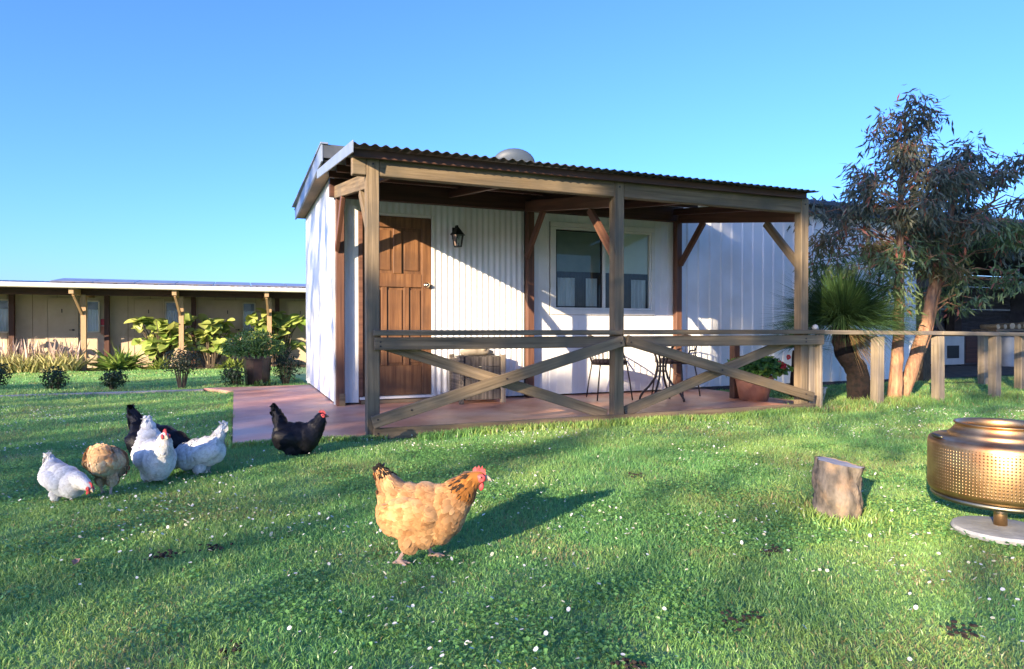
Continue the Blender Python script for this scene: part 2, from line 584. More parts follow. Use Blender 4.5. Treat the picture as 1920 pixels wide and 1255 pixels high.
ZT = 2.74
front_sheets(0.03, 0.27, 0.05, ZT)
front_sheets(0.27, 1.17, 2.26, ZT)
front_sheets(1.17, 2.36, 0.05, ZT)
front_sheets(2.46, 2.72, 0.05, ZT, 'vee', 0.105, 0.005)
front_sheets(2.72, 4.34, 0.05, 1.085, 'vee', 0.105, 0.005)
front_sheets(2.72, 4.34, 2.30, ZT, 'vee', 0.105, 0.005)
front_sheets(4.34, 4.74, 0.05, ZT, 'vee', 0.105, 0.005)
y = D + 0.02
while y < 5.85:                                        # left wall
    w = min(0.9, 5.9 - y)
    sheet('cladding_sheet', (0.012, y + w, 0.045), -Y, Z, -X, w, ZT - 0.045, M['white'], cot, 0.10, 0.0035, 'sine')
    y += w
box('rear_wall', (0.03, 5.88, 0.0), (4.74, 5.94, ZT), M['white'], cot)
box('corner_trim', (-0.012, D - 0.018, 0.035), (0.045, D + 0.04, ZT), M['white_trim'], cot)
box('corner_trim', (4.70, D - 0.022, 0.06), (4.765, D + 0.02, ZT), M['white_trim'], cot)
# dark board standing in for the unlit room, so nothing shows through
box('dark_backing', (0.05, D + 0.10, 0.0), (4.72, D + 0.13, ZT), M['inside'], cot, 0)
# flat roof with fascia, barge and soffit
zr = 2.92
sheet('roof_sheet', (-0.16, 1.99, zr - 0.03), X, Y, Z, 5.1, 4.1, M['roof'], cot, 0.19, 0.012, 'trap')
box('front_fascia', (-0.165, 1.96, 2.77), (4.93, 1.99, zr), M['roof_dark'], cot)
beam('barge_board', (-0.175, 1.955, 2.83), (-0.135, 6.06, 2.815), 0.022, 0.205, M['fascia'], cot)
box('barge_cap', (-0.195, 1.94, zr - 0.004), (-0.11, 6.08, zr + 0.016), M['fascia'], cot)
box('soffit', (-0.145, 1.995, 2.735), (0.0, 6.05, 2.755), M['soffit'], cot)
box('soffit', (0.004, 1.995, 2.745), (4.93, D - 0.02, 2.765), M['soffit'], cot)
box('rear_fascia', (-0.12, 6.06, 2.74), (4.93, 6.085, zr), M['roof_dark'], cot)

# --- door
zd0, zd1 = 0.115, 2.235
dx0, dx1 = 0.315, 1.135
box('door_jamb', (0.265, D - 0.03, 0.05), (dx0 - 0.004, D + 0.08, 2.275), M['pine_red'], cot)
box('door_jamb', (dx1 + 0.004, D - 0.012, 0.05), (1.175, D + 0.08, 2.275), M['white_trim'], cot)
box('door_head', (dx0, D - 0.012, 2.238), (dx1, D + 0.08, 2.275), M['white_trim'], cot)
box('architrave', (0.185, D - 0.022, 0.05), (0.262, D - 0.001, 2.33), M['white_trim'], cot)
box('threshold', (0.27, D - 0.075, 0.085), (1.17, D + 0.06, 0.112), M['white_trim'], cot)
box('step_board', (0.29, D - 0.05, 0.03), (1.15, D - 0.02, 0.075), M['pine'], cot)
door = box('door', (dx0, D + 0.028, zd0), (dx1, D + 0.052, zd1), M['door'], cot)
yd0, yd1 = D + 0.004, D + 0.027


def dpart(name, x0, x1, z0, z1, ya=yd0, yb=yd1):
    lo, hi = Vector((x0, ya, z0)), Vector((x1, yb, z1))
    o = box(name, lo, hi, M['door'], None, 0.005)
    o.parent = door
    o.location = (lo + hi) / 2 - ploc(door)
    return o


dw = dx1 - dx0
dpart('stile', dx0 + 0.001, dx0 + 0.115, zd0 + 0.001, zd1 - 0.001)
dpart('stile', dx1 - 0.115, dx1 - 0.001, zd0 + 0.001, zd1 - 0.001)
dpart('door_rail', dx0 + 0.116, dx1 - 0.116, zd1 - 0.13, zd1 - 0.002)
dpart('door_rail', dx0 + 0.116, dx1 - 0.116, 1.40, 1.56)
dpart('door_rail', dx0 + 0.116, dx1 - 0.116, zd0 + 0.002, 0.47)
dpart('muntin', 0.675, 0.775, 1.561, zd1 - 0.131)
dpart('muntin', 0.535, 0.60, 0.471, 1.399)
dpart('muntin', 0.80, 0.865, 0.471, 1.399)
for (a, b, c, d) in ((dx0 + .15, 0.645, 1.60, zd1 - .165), (0.805, dx1 - .15, 1.60, zd1 - .165),
                     (dx0 + .135, 0.515, .50, 1.37), (.62, .78, .50, 1.37), (.885, dx1 - .135, .50, 1.37)):
    dpart('raised_panel', a, b, c, d, D + 0.016, D + 0.0275)
m = MB()
kb = Vector((1.075, D + 0.0, 1.43))
m.sphere(kb + Vector((0, -0.045, 0)), 0.031, n=3)
m.tube([kb + Vector((0, 0.004, 0)), kb + Vector((0, -0.03, 0))], 0.012, 10)
m.tube([kb + Vector((0, 0.004, 0)), kb + Vector((0, -0.006, 0))], 0.034, 16)
k = m.build('door_knob', M['chrome'], None, True)
for vtx in k.data.vertices:
    vtx.co -= ploc(door)
k.parent = door

# --- sliding window
win = box('window', (2.755, D - 0.010, 1.105), (4.305, D + 0.0, 1.115), M['white_trim'], cot, 0)
for a, b in (((2.725, D - 0.024, 1.09), (4.335, D - 0.002, 1.155)), ((2.725, D - 0.024, 2.235), (4.335, D - 0.002, 2.30)),
             ((2.725, D - 0.024, 1.157), (2.785, D - 0.002, 2.233)), ((4.275, D - 0.024, 1.157), (4.335, D - 0.002, 2.233))):
    o = box('window_trim', a, b, M['white_trim'], None)
    o.parent = win
    o.location -= ploc(win)
for a, b in (((2.787, D - 0.014, 1.157), (4.273, D + 0.03, 1.185)), ((2.787, D - 0.014, 2.205), (4.273, D + 0.03, 2.233)),
             ((2.787, D - 0.014, 1.187), (2.807, D + 0.03, 2.203)), ((4.245, D - 0.014, 1.187), (4.273, D + 0.03, 2.203)),
             ((3.50, D - 0.018, 1.187), (3.545, D + 0.03, 2.203))):
    o = box('sash', a, b, M['white_trim'], None, 0.002)
    o.parent = win
    o.location -= ploc(win)
for a, b in (((2.809, D - 0.004, 1.189), (2.823, D + 0.012, 2.201)), ((3.484, D - 0.004, 1.189), (3.498, D + 0.012, 2.201)),
             ((2.825, D - 0.004, 1.189), (3.482, D + 0.012, 1.203)), ((2.825, D - 0.004, 2.187), (3.482, D + 0.012, 2.201))):
    o = box('screen_frame', a, b, M['black_metal'], None, 0.001)
    o.parent = win
    o.location -= ploc(win)
for x0, x1 in ((2.826, 3.481), (3.548, 4.243)):
    m = MB()
    m.add([(x0, D + 0.008, 1.19), (x1, D + 0.008, 1.19), (x1, D + 0.008, 2.20), (x0, D + 0.008, 2.20)], [(0, 1, 2, 3)])
    o = m.build('pane', M['glass'], None)
    for vtx in o.data.vertices:
        vtx.co -= ploc(win)
    o.parent = win
for x0, x1, mt in ((2.80, 3.49, 'blind_dark'), (3.55, 4.25, 'blind')):
    o = box('roller_blind', (x0, D + 0.034, 1.66), (x1, D + 0.037, 2.21), M[mt], None, 0)
    o.parent = win
    o.location -= ploc(win)
for x0, x1 in ((2.86, 3.12), (3.28, 3.46), (3.99, 4.24)):
    o = sheet('sheer_curtain', (x0, D + 0.06, 1.18), X, Z, -Y, x1 - x0, 0.40, M['curtain'], None, 0.055, 0.013, 'sine', 0.002)
    for vtx in o.data.vertices:
        vtx.co -= ploc(win)
    o.parent = win
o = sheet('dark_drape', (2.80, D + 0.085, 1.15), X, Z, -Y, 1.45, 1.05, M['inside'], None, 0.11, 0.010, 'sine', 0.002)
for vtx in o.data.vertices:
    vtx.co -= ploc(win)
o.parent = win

# ================================================================== VERANDAH
ver = thing('verandah', 'timber verandah with corrugated roof and cross braced railing', 'verandah', (0, 0, 0))
PW = 0.105
for i in range(3):                                     # front posts
    p = beam('post', (i * L, 0, 0.0 if i == 0 else 0.03), (i * L, 0, 2.335), PW, PW, M['pine'], ver, 0.006)
m = MB()
m.boxm((-0.07, -0.10, 0.0), (0.075, -0.052, 0.03))
m.boxm((-0.075, -0.12, -0.02), (0.08, -0.05, 0.004))
m.build('post_shoe', M['black_metal'], ver)
for i in range(3):                                     # posts against the wall
    x = (0.045, 2.405, 4.67)[i]
    beam('wall_post', (x, D - 0.075, 0.03), (x, D - 0.075, 2.50), 0.09, 0.09, M['pine_red'], ver, 0.005)
box('post_block', (0.03, D - 0.125, 0.03), (0.095, D - 0.1225, 0.17), M['pine'], ver, 0.001)
# front beam in three lengths, notched round the posts
for a, b in ((-0.165, -PW / 2 - 0.001), (PW / 2 + 0.001, L - PW / 2 - 0.001), (L + PW / 2 + 0.001, 2 * L - PW / 2 - 0.001)):
    beam('front_beam', (a, -0.004, 2.247), (b, -0.004, 2.247), 0.085, 0.162, M['pine'], ver, 0.005)
beam('front_purlin', (-0.165, -0.10, 2.322), (4.64, -0.10, 2.338), 0.035, 0.065, M['wing_dark'], ver, 0.003)


def roof_z(y):
    return 2.362 + (2.668 - 2.362) * (y + 0.25) / (D - 0.02 + 0.25)


for i in range(3):                                     # cross frames with knee braces
    x = i * L
    xx = x if i else 0.005
    beam('side_beam', (xx, PW / 2, 2.150), (xx, D - 0.12, 2.445), 0.05, 0.135, M['pine'] if i == 0 else M['pine_red'], ver)
    bm_ = M['pine_red']
    beam('knee_brace', (xx, D - 0.12, 1.80), (xx, D - 0.62, 2.32), 0.045, 0.085, bm_, ver)
    beam('knee_brace', (xx, PW / 2, 1.62), (xx, PW / 2 + 0.48, 2.14), 0.045, 0.085, M['pine_red'] if i == 1 else M['pine'], ver)
box('wall_beam', (-0.07, D - 0.118, 2.395), (4.74, D - 0.03, 2.60), M['wing_dark'], ver)
for yy in (0.55, 1.15, 1.75):
    z = roof_z(yy) - 0.055
    beam('purlin', (-0.13, yy, z), (4.65, yy, z), 0.045, 0.07, M['wing_dark'], ver)
for i in range(5):
    x = 0.25 + i * 1.08
    beam('rafter', (x, 0.05, roof_z(0.05) - 0.135), (x, D - 0.14, roof_z(D - 0.14) - 0.135), 0.045, 0.085, M['wing_dark'], ver)
x = -0.185
rl = math.hypot(D - 0.02 + 0.25, 2.668 - 2.362)
rv = Vector((0, D - 0.02 + 0.25, 2.668 - 2.362)).normalized()
rn = X.cross(rv)
while x < 4.66:
    w = min(0.756, 4.68 - x)
    sheet('roof_sheet', (x, -0.25, 2.362), X, rv, rn, w, rl, M['roof_old'], ver, 0.084, 0.0095, 'sine')
    x += w
beam('roof_flashing', (-0.195, -0.262, 2.332), (-0.195, D - 0.03, 2.645), 0.012, 0.095, M['fascia'], ver, 0.002)
# railing
for a, b in ((-0.005, L), (L + 0.003, 4.91)):
    beam('cap_rail', (a, -0.050, 0.875), (b, -0.050, 0.873), 0.135, 0.046, M['pine'], ver, 0.005)
for a, b in ((0.004, L - 0.002), (L + 0.002, 4.93)):
    beam('rail_board', (a, -0.074, 0.785), (b, -0.074, 0.785), 0.038, 0.105, M['pine'], ver, 0.005)
beam('bottom_plank', (-0.005, -0.074, 0.044), (4.79, -0.074, 0.044), 0.038, 0.096, M['pine'], ver, 0.005)
beam('cross_brace', (0.035, -0.034 + 0.06, 0.80), (2.24, 0.026, 0.085), 0.036, 0.098, M['pine'], ver, 0.004)
beam('cross_brace', (-0.02, -0.114, 0.145), (2.345, -0.114, 0.795), 0.038, 0.10, M['pine'], ver, 0.004)
beam('cross_brace', (2.44, 0.026, 0.10), (4.60, 0.026, 0.79), 0.036, 0.098, M['pine'], ver, 0.004)
beam('cross_brace', (2.385, -0.114, 0.80), (4.74, -0.114, 0.165), 0.038, 0.10, M['pine'], ver, 0.004)

for (x, z, yy) in ((0.05, .80, -.095), (0.05, .765, -.095), (L - .06, .785, -.095), (L + .07, .785, -.095), (4.66, .80, -.095), (4.66, .765, -.095), (0.02, .17, -.136), (0.30, .235, -.136),
                   (4.62, .205, -.136), (2.31, .775, -.136), (2.42, .78, -.136), (1.15, .47, -.136), (3.5, .49, -.136), (0.03, .05, -.095), (L, .045, -.095), (4.66, .05, -.095),
                   (0.0, 2.26, -.055), (L, 2.26, -.055), (2 * L, 2.26, -.055)):
    m = MB()
    m.tube([(x, yy + .006, z), (x, yy - .004, z)], .0085, 8)
    m.build('bolt_head', M['bronze_metal'], ver)

# ================================================================== FENCE
fen = thing('yard_fence', 'weathered grey post and rail fence running right from the verandah', 'fence', (4.9, 0, 0))
for (x, yy, w, h) in ((4.83, 0.03, 0.10, 0.83), (4.905, -0.03, 0.035, 0.83), (5.88, 0.02, 0.105, 0.815), (6.90, 0.0, 0.105, 0.815), (7.97, 0.0, 0.105, 0.81),
                      (9.62, 0.66, 0.105, 0.80), (10.12, 1.50, 0.105, 0.79), (9.15, -0.05, 0.105, 0.80)):
    beam('fence_post', (x, yy, -0.02), (x + random.uniform(-.012, .012), yy, h), w, 0.105, M['grey_pine'], fen, 0.006)
for a, b in (((4.915, -0.01, 0.868), (6.91, 0.0, 0.852)), ((6.915, 0.0, 0.852), (7.98, 0.0, 0.838)), ((7.985, 0.0, 0.838), (9.20, -0.05, 0.825)),
             ((9.17, 0.02, 0.826), (9.64, 0.70, 0.818)), ((9.645, 0.71, 0.818), (10.14, 1.52, 0.81))):
    beam('fence_rail', a, b, 0.10, 0.048, M['grey_pine'], fen, 0.005)
m = MB()
m.lathe([(0.001, 0.0), (0.028, 0.002), (0.034, 0.02), (0.026, 0.045), (0.012, 0.055), (0.001, 0.056)], (4.86, -0.03, 0.8975), 14)
tag(m.build('white_cup', M['white_app'], None, True), 'tiny white upturned cup on the rail beside the right verandah post', 'cup')

# ================================================================== MACHINERY SHED (right)
shed = thing('machinery_shed', 'long white steel shed with an open bay behind the gum trees', 'shed', (9.7, D, 0))
x = 4.80
while x < 9.68:
    w = min(0.80, 9.70 - x)
    sheet('cladding_sheet', (x, D + 0.06, 0.06), X, Z, -Y, w, 2.66, M['white'], shed, 0.20, 0.010, 'trap')
    x += w
box('base_gap_shade', (4.80, D + 0.05, 0.0), (9.70, D + 0.12, 0.055), M['inside'], shed, 0)  # dark strip painted in for the shaded gap under the wall
box('front_fascia', (4.94, D - 0.12, 2.69), (24, D - 0.09, 2.78), M['roof_dark'], shed)
beam('gutter', (4.94, D - 0.18, 2.82), (24, D - 0.18, 2.82), 0.11, 0.085, M['roof_dark'], shed, 0.02)
sheet('roof_sheet', (4.94, D - 0.2, 2.875), X, Y, Z, 19.1, 7.4, M['roof'], shed, 0.20, 0.012, 'trap')
box('ceiling_lining', (9.75, D + 0.02, 2.70), (24, 9.35, 2.72), M['inside'], shed, 0)
box('corner_post', (9.72, D - 0.05, 0.0), (9.90, D + 0.11, 2.69), M['bark_brown'], shed)
box('partition_wall', (9.74, D + 0.12, 0.0), (9.80, 9.3, 2.69), M['inside_steel'], shed, 0)
for (z0) in (0.02, 0.78, 1.54, 2.30):
    sheet('back_sheet', (9.82, 9.3, min(z0, 1.94)), Z, X, -Y, 0.758 if z0 < 2 else 0.75, 14.2, M['inside_steel'], shed, 0.12, 0.016, 'sine') if z0 < 2 else \
        sheet('back_sheet', (9.82, 9.31, 2.30), Z, X, -Y, 0.38, 14.2, M['inside_steel'], shed, 0.12, 0.016, 'sine')
box('side_wall', (23.9, D, 0), (24, 9.3, 2.69), M['inside_steel'], shed, 0)
for x in (14.4, 19.2):
    box('bay_post', (x, D - 0.02, 0.0), (x + 0.12, D + 0.1, 2.69), M['wing_dark'], shed)
for x in (17.1, 20.5):
    box('wall_stud', (x, 8.95, 0.0), (x + 0.35, 9.24, 2.69), M['inside'], shed)
# the bay's clutter
cab = thing('old_stove', 'white enamel stove with dark oven window inside the open shed', 'stove', (14.6, 5.2, 0))
box('stove_body', (14.25, 5.0, 0.05), (14.98, 5.55, 0.72), M['white_app'], cab)
box('oven_window', (14.37, 4.985, 0.20), (14.78, 4.998, 0.50), M['black_metal'], cab)
box('stove_foot', (14.29, 5.05, 0.012), (14.94, 5.5, 0.049), M['black_metal'], cab)
cab = thing('dark_cupboard', 'dark cupboard beside the white stove in the open shed', 'cupboard', (15.4, 5.3, 0))
box('cupboard_body', (15.06, 5.05, 0.03), (15.85, 5.6, 0.75), M['inside'], cab)
box('cupboard_door', (15.10, 5.03, 0.08), (15.80, 5.048, 0.71), M['wing_dark'], cab)
tank = thing('ribbed_tank', 'white ribbed metal drum standing in the open shed', 'tank', (15.75, 4.5, 0))
m = MB()
prof = [(0.001, 0.012)] + [(0.16 + 0.012 * math.cos(i * math.pi), 0.012 + i * 0.03) for i in range(24)] + [(0.001, 0.72)]
m.lathe(prof, (15.75, 4.5, 0), 24)
m.build('tank_shell', M['white_app'], tank, True)
bench = thing('work_bench', 'cluttered timber work bench at the right of the open shed', 'bench', (17.0, 5.2, 0))
beam('bench_top', (16.0, 5.2, 0.86), (19.0, 5.2, 0.86), 0.6, 0.05, M['grey_pine'], bench)
for x in (16.1, 18.8):
    for yy in (4.95, 5.45):
        beam('leg', (x, yy, 0.012), (x, yy, 0.834), 0.07, 0.07, M['grey_pine'], bench)
beam('bench_shelf', (16.0, 5.2, 0.50), (19.0, 5.2, 0.50), 0.5, 0.035, M['white_app'], bench)
for i in range(7):
    x = 16.25 + i * 0.27
    lg = thing('firewood_log', 'pale split log number %s from the left on the shed bench' % ('one', 'two', 'three', 'four', 'five', 'six', 'seven')[i], 'log',
               (x, 5.2, 0.887), 'split logs lying on the shed bench')
    m = MB()
    r = random.uniform(0.06, 0.10)
    m.tube([(x - .05, 4.98, 0.887 + r), (x + random.uniform(-.05, .09), 5.42, 0.887 + r)], [r, r * .9], 9)
    m.build('log_body', M['pale_wood'], lg)
for i, (x0, x1, y1, h) in enumerate(((13.6, 14.9, 6.4, 2.0), (14.1, 15.2, 6.5, 1.9), (14.6, 15.9, 6.4, 1.6), (15.6, 16.8, 6.6, 2.0), (13.2, 13.5, 6.4, 1.5), (13.8, 14.2, 6.4, 1.25))):
    lb = ('first', 'second', 'third', 'fourth', 'fifth', 'sixth')[i]
    o = beam('leaning_plank', (x1, y1 - 0.3, 0.03), (x0, y1 + 0.1, h), 0.04, 0.13, M['grey_pine'], None)
    tag(o, '%s long grey timber plank leaning inside the open shed' % lb, 'plank', 'planks leaning in the shed')

# ================================================================== SATELLITE DISH
dish = thing('satellite_dish', 'grey satellite dish poking above the verandah roof', 'dish', (2.6, 3.2, zr))
m = MB()
prof = [(0.001, 0.0), (0.10, 0.006), (0.20, 0.026), (0.30, 0.062), (0.305, 0.064), (0.30, 0.052), (0.2, 0.016), (0.1, -0.004), (0.001, -0.01)]
m.lathe(prof, (0, 0, 0), 28)
o = m.build('reflector', M['dish'], None, True)
o.parent = dish
o.rotation_euler = (R(62), 0, R(158))
o.scale = (1.0, 0.72, 1)
o.location = (0, 0, 0.31)
m = MB()
m.tube([(2.6, 3.25, zr - 0.03), (2.6, 3.25, zr + 0.35)], 0.022, 8)
m.tube([(2.6, 3.25, zr + 0.3), (2.6, 3.21, zr + 0.34)], 0.03, 8)
m.build('mast', M['dish'], dish)

# ================================================================== WALL LANTERN
lx, ly = 1.43, D - 0.012
lan = thing('wall_lantern', 'black coach lantern on the white wall beside the door', 'lantern', (lx, ly, 1.9))
m = MB()
m.boxm((lx - .035, ly - .012, 2.0), (lx + .035, ly + .004, 2.14))
m.tube([(lx, ly - .01, 2.115), (lx, ly - .05, 2.155), (lx, ly - .10, 2.15), (lx, ly - .115, 2.115)], 0.011, 8)
m.build('bracket', M['black_metal'], lan)
cy = ly - 0.115
m = MB()
m.lathe([(0.012, 2.135), (0.02, 2.125), (0.045, 2.10), (0.05, 2.09), (0.092, 2.045), (0.094, 2.036), (0.02, 2.04)], (lx, cy, 0), 6)
m.build('lantern_cap', M['black_metal'], lan)
m = MB()
for k in range(6):
    a = k * math.pi / 3
    m.tube([(lx + .072 * math.cos(a), cy + .072 * math.sin(a), 2.04), (lx + .048 * math.cos(a), cy + .048 * math.sin(a), 1.90)], 0.005, 5)
m.lathe([(0.001, 1.893), (0.052, 1.893), (0.052, 1.905), (0.001, 1.905)], (lx, cy, 0), 6)
m.build('cage', M['black_metal'], lan)
m = MB()
m.lathe([(0.066, 2.036), (0.044, 1.908)], (lx, cy, 0), 6)
m.build('lantern_glass', M['glass'], lan)
m = MB()
m.sphere((lx, cy, 1.97), (0.022, 0.022, 0.032))
m.build('bulb', M['white_app'], lan, True)

# ================================================================== CRATE BY THE DOOR
cr = thing('slatted_crate', 'old dark slatted timber crate standing against the white wall', 'crate', (1.6, 2.0, 0.03))
x0, x1, y0, y1 = 1.36, 1.88, 1.80, 2.17
for (x, yy) in ((x0, y0), (x1, y0), (x0, y1), (x1, y1)):
    beam('corner_leg', (x, yy, 0.03), (x, yy, 0.60), 0.055, 0.045, M['old_wood'] if x == x0 else M['grey_pine'], cr)
for z, h in ((0.135, 0.12), (0.27, 0.12), (0.40, 0.12), (0.52, 0.11)):
    beam('front_slat', (x0 + .028, y0 + .004, z), (x1 - .028, y0 + .004, z), 0.02, h, M['old_wood'], cr, 0.002)
for k in range(5):
    yy = y0 + 0.045 + k * 0.065
    beam('side_slat', (x0 - .004, yy, 0.08), (x0 - .004, yy, 0.565), 0.02, 0.058, M['old_wood'], cr, 0.002)
    beam('side_slat', (x1 + .004, yy, 0.08), (x1 + .004, yy, 0.565), 0.02, 0.058, M['old_wood'], cr, 0.002)
beam('crate_lid', (x0 + .03, (y0 + y1) / 2, 0.575), (x1 - .03, (y0 + y1) / 2, 0.575), 0.33, 0.02, M['old_wood'], cr)
m = MB()
pts = [(1.40, 1.93, 0.625), (1.50, 1.92, 0.635), (1.60, 1.93, 0.64), (1.70, 1.94, 0.632), (1.80, 1.96, 0.62)]
m.tube(pts, [0.03, 0.045, 0.055, 0.046, 0.028], 10)
m.sphere((1.66, 1.92, 0.655), (0.06, 0.04, 0.028))
o = m.build('driftwood', M['pale_wood'], None, True)
tag(o, 'pale knobbly piece of driftwood lying on the slatted crate', 'driftwood')

# ================================================================== TABLE AND CHAIRS
def make_chair():
    t = thing('garden_chair', 'x', 'chair', (0, 0, 0), 'metal chairs on the verandah')
    for (sx, sy) in ((1, 1), (1, -1), (-1, 1), (-1, -1)):
        m = MB()
        m.tube([(sx * .17, sy * .17, 0.43), (sx * .20, sy * .20, 0.22), (sx * .225, sy * .225, 0.0)], 0.009, 8)
        m.build('leg', M['bronze_metal'], t, True)
    m = MB()
    m.tube([(.22 * math.cos(a), .22 * math.sin(a), 0.435) for a in np.linspace(0, 2 * math.pi, 25)], 0.009, 6, False)
    m.build('seat_ring', M['bronze_metal'], t, True)
    m = MB()
    m.lathe([(0.001, 0.44), (0.19, 0.44), (0.215, 0.455), (0.215, 0.475), (0.19, 0.492), (0.001, 0.495)], (0, 0, 0), 24)
    m.build('cushion', M['cushion'], t, True)
    # barrel back: hoop from front left round the back to front right, with slim ribs
    m = MB()
    hoop = []
    for a in np.linspace(R(70), R(290), 25):
        bk = max(0, -math.cos(a))
        hoop.append((.255 * math.cos(a), .265 * math.sin(a), 0.60 + 0.19 * bk))
    hoop = [(0.16, 0.20, 0.44)] + hoop + [(0.16, -0.20, 0.44)]
    m.tube(hoop, 0.0105, 8)
    m.build('back_hoop', M['bronze_metal'], t, True)
    for a in np.linspace(R(88), R(272), 15):
        bk = max(0, -math.cos(a))
        m = MB()
        m.tube([(.215 * math.cos(a), .215 * math.sin(a), 0.44), (.245 * math.cos(a), .25 * math.sin(a), 0.52), (.255 * math.cos(a), .265 * math.sin(a), 0.60 + .19 * bk)], 0.0045, 6)
        m.build('back_rib', M['bronze_metal'], t, True)
    return t


c1 = make_chair()
c2 = copy_tree(c1)
c1.location = (3.27, 1.70, 0.03)
c1.rotation_euler = (0, 0, R(-12))
c1['label'] = 'metal garden chair left of the table, nearer the window, with dark cushion'
c2.location = (4.22, 1.62, 0.03)
c2.rotation_euler = (0, 0, R(205))
c2['label'] = 'metal garden chair with ribbed barrel back, right of the table, nearer the geranium pot'
tb = thing('garden_table', 'dark metal garden table with curved legs between two chairs', 'table', (3.74, 1.25, 0.03))
tx, ty = 3.74, 1.25
m = MB()
m.lathe([(0.001, 0.735), (0.33, 0.735), (0.335, 0.745), (0.33, 0.757), (0.001, 0.757)], (tx, ty, 0), 36)
m.build('table_top', M['bronze_metal'], tb, True)
for k in range(4):
    a = R(35 + 90 * k)
    ca, sa = math.cos(a), math.sin(a)
    m = MB()
    m.tube([(tx + r * ca, ty + r * sa, z + 0.03) for r, z in ((.17, .705), (.10, .60), (.055, .48), (.05, .38), (.08, .28), (.16, .17), (.24, .09), (.275, .03), (.28, 0.0))], 0.014, 8)
    m.build('leg', M['bronze_metal'], tb, True)
m = MB()
for z in (0.42, 0.36):
    m.tube([(tx + .055 * math.cos(a), ty + .055 * math.sin(a), z + .03) for a in np.linspace(0, 2 * math.pi, 17)], 0.008, 6, False)
m.build('collar', M['bronze_metal'], tb, True)


# ================================================================== FOLIAGE TOOLS
def leaf_mesh(name, pos, direc, nrm, ln, wd, cols, material, parent, curl=0.25, kind='stuff'):
    """Many pointed leaves in one mesh: 6 verts, 4 quads/tris each. arrays: pos,direc,nrm (n,3); ln,wd (n,)"""
    n = len(pos)
    d = direc / np.maximum(np.linalg.norm(direc, axis=1, keepdims=True), 1e-9)
    s = np.cross(d, nrm)
    s /= np.maximum(np.linalg.norm(s, axis=1, keepdims=True), 1e-9)
    u = np.cross(s, d)
    ln, wd = ln[:, None], wd[:, None]
    base = pos
    mid = pos + d * ln * 0.45 - u * wd * 0.10
    tip = pos + d * ln - u * ln * curl
    l = pos + d * ln * 0.42 + s * wd * 0.5 + u * wd * 0.12
    r = pos + d * ln * 0.42 - s * wd * 0.5 + u * wd * 0.12
    v = np.stack([base, l, mid, r, tip], 1).reshape(-1, 3)
    o = np.arange(n)[:, None] * 5
    tri = np.concatenate([o + np.array([[0, 2, 1]]), o + np.array([[0, 3, 2]]), o + np.array([[1, 2, 4]]), o + np.array([[2, 3, 4]])], 0)
    ob = mesh_np(name, v, tri, np.repeat(cols, 5, 0), material, parent)
    if kind and parent is not None:
        ob['kind'] = kind
    return ob


def rand_unit(n):
    v = rng.normal(size=(n, 3))
    return v / np.linalg.norm(v, axis=1, keepdims=True)


def colmix(n, a, b, jitter=0.15):
    t = rng.random((n, 1))
    c = np.array(a) * (1 - t) + np.array(b) * t
    return c * (1 + jitter * rng.normal(size=(n, 1)))


def needles(name, base, direc, ln, wd, cols, droop, material, parent):
    """Long thin strap leaves: 3 cross sections, 2 quads."""
    n = len(base)
    d = direc / np.linalg.norm(direc, axis=1, keepdims=True)
    s = np.cross(d, np.array([0, 0, 1.0]) + 1e-3 * rng.normal(size=(n, 3)))
    s /= np.maximum(np.linalg.norm(s, axis=1, keepdims=True), 1e-9)
    tw = rng.uniform(-1, 1, (n, 1))
    s = s + np.cross(d, s) * tw
    s /= np.linalg.norm(s, axis=1, keepdims=True)
    rows = []
    for t, w in ((0, 0.8), (0.4, 1.0), (0.75, 0.7), (1.0, 0.1)):
        p = base + d * (ln * t)[:, None] - np.array([0, 0, 1.0]) * (droop * ln * t * t)[:, None]
        rows += [p - s * (wd * w * .5)[:, None], p + s * (wd * w * .5)[:, None]]
    v = np.stack(rows, 1).reshape(-1, 3)
    o = np.arange(n)[:, None] * 8
    q = np.concatenate([o + np.array([[k, k + 1, k + 3, k + 2]]) for k in (0, 2, 4)], 0)
    ob = mesh_np(name, v, q, np.repeat(cols, 8, 0), material, parent)
    ob['kind'] = 'stuff'
    return ob


# ================================================================== GERANIUM IN TERRACOTTA
pot = thing('terracotta_pot', 'fluted terracotta pot with a red geranium at the verandah end', 'pot', (4.83, 0.88, 0.03))
m = MB()
m.lathe([(0.001, 0.03), (0.165, 0.03), (0.215, 0.29)], (4.83, 0.88, 0), 64, 0.012, 26)
m.build('pot_body', M['terracotta'], pot, True)
m = MB()
m.lathe([(0.213, 0.285), (0.235, 0.29), (0.238, 0.33), (0.215, 0.335), (0.205, 0.30), (0.001, 0.30)], (4.83, 0.88, 0), 40)
m.build('pot_rim', M['terracotta'], pot)
ger = thing('geranium', 'leafy green geranium with red flowers growing in the terracotta pot', 'geranium', (4.83, 0.88, 0.3))
n = 1100
dd = rand_unit(n)
dd[:, 2] = np.abs(dd[:, 2]) * 0.8
pp = np.array([4.86, 0.86, 0.36]) + dd * np.array([0.40, 0.34, 0.28]) * rng.uniform(0.55, 1.0, (n, 1)) ** 0.5
leaf_mesh('leaves', pp, rand_unit(n) * [1, 1, .4], dd + 0.4 * rand_unit(n), rng.uniform(.05, .085, n), rng.uniform(.05, .08, n),
          colmix(n, (0.04, 0.12, 0.018), (0.13, 0.26, 0.045)), M['leafcol'], ger, 0.1)
m = MB()
for i in range(10):
    a = random.uniform(0, 6.28)
    m.tube([(4.83 + .05 * math.cos(a), .88 + .05 * math.sin(a), .28), (4.83 + .2 * math.cos(a), .88 + .2 * math.sin(a), .5)], 0.006, 5)
m.build('stems', M['bark_brown'], ger)
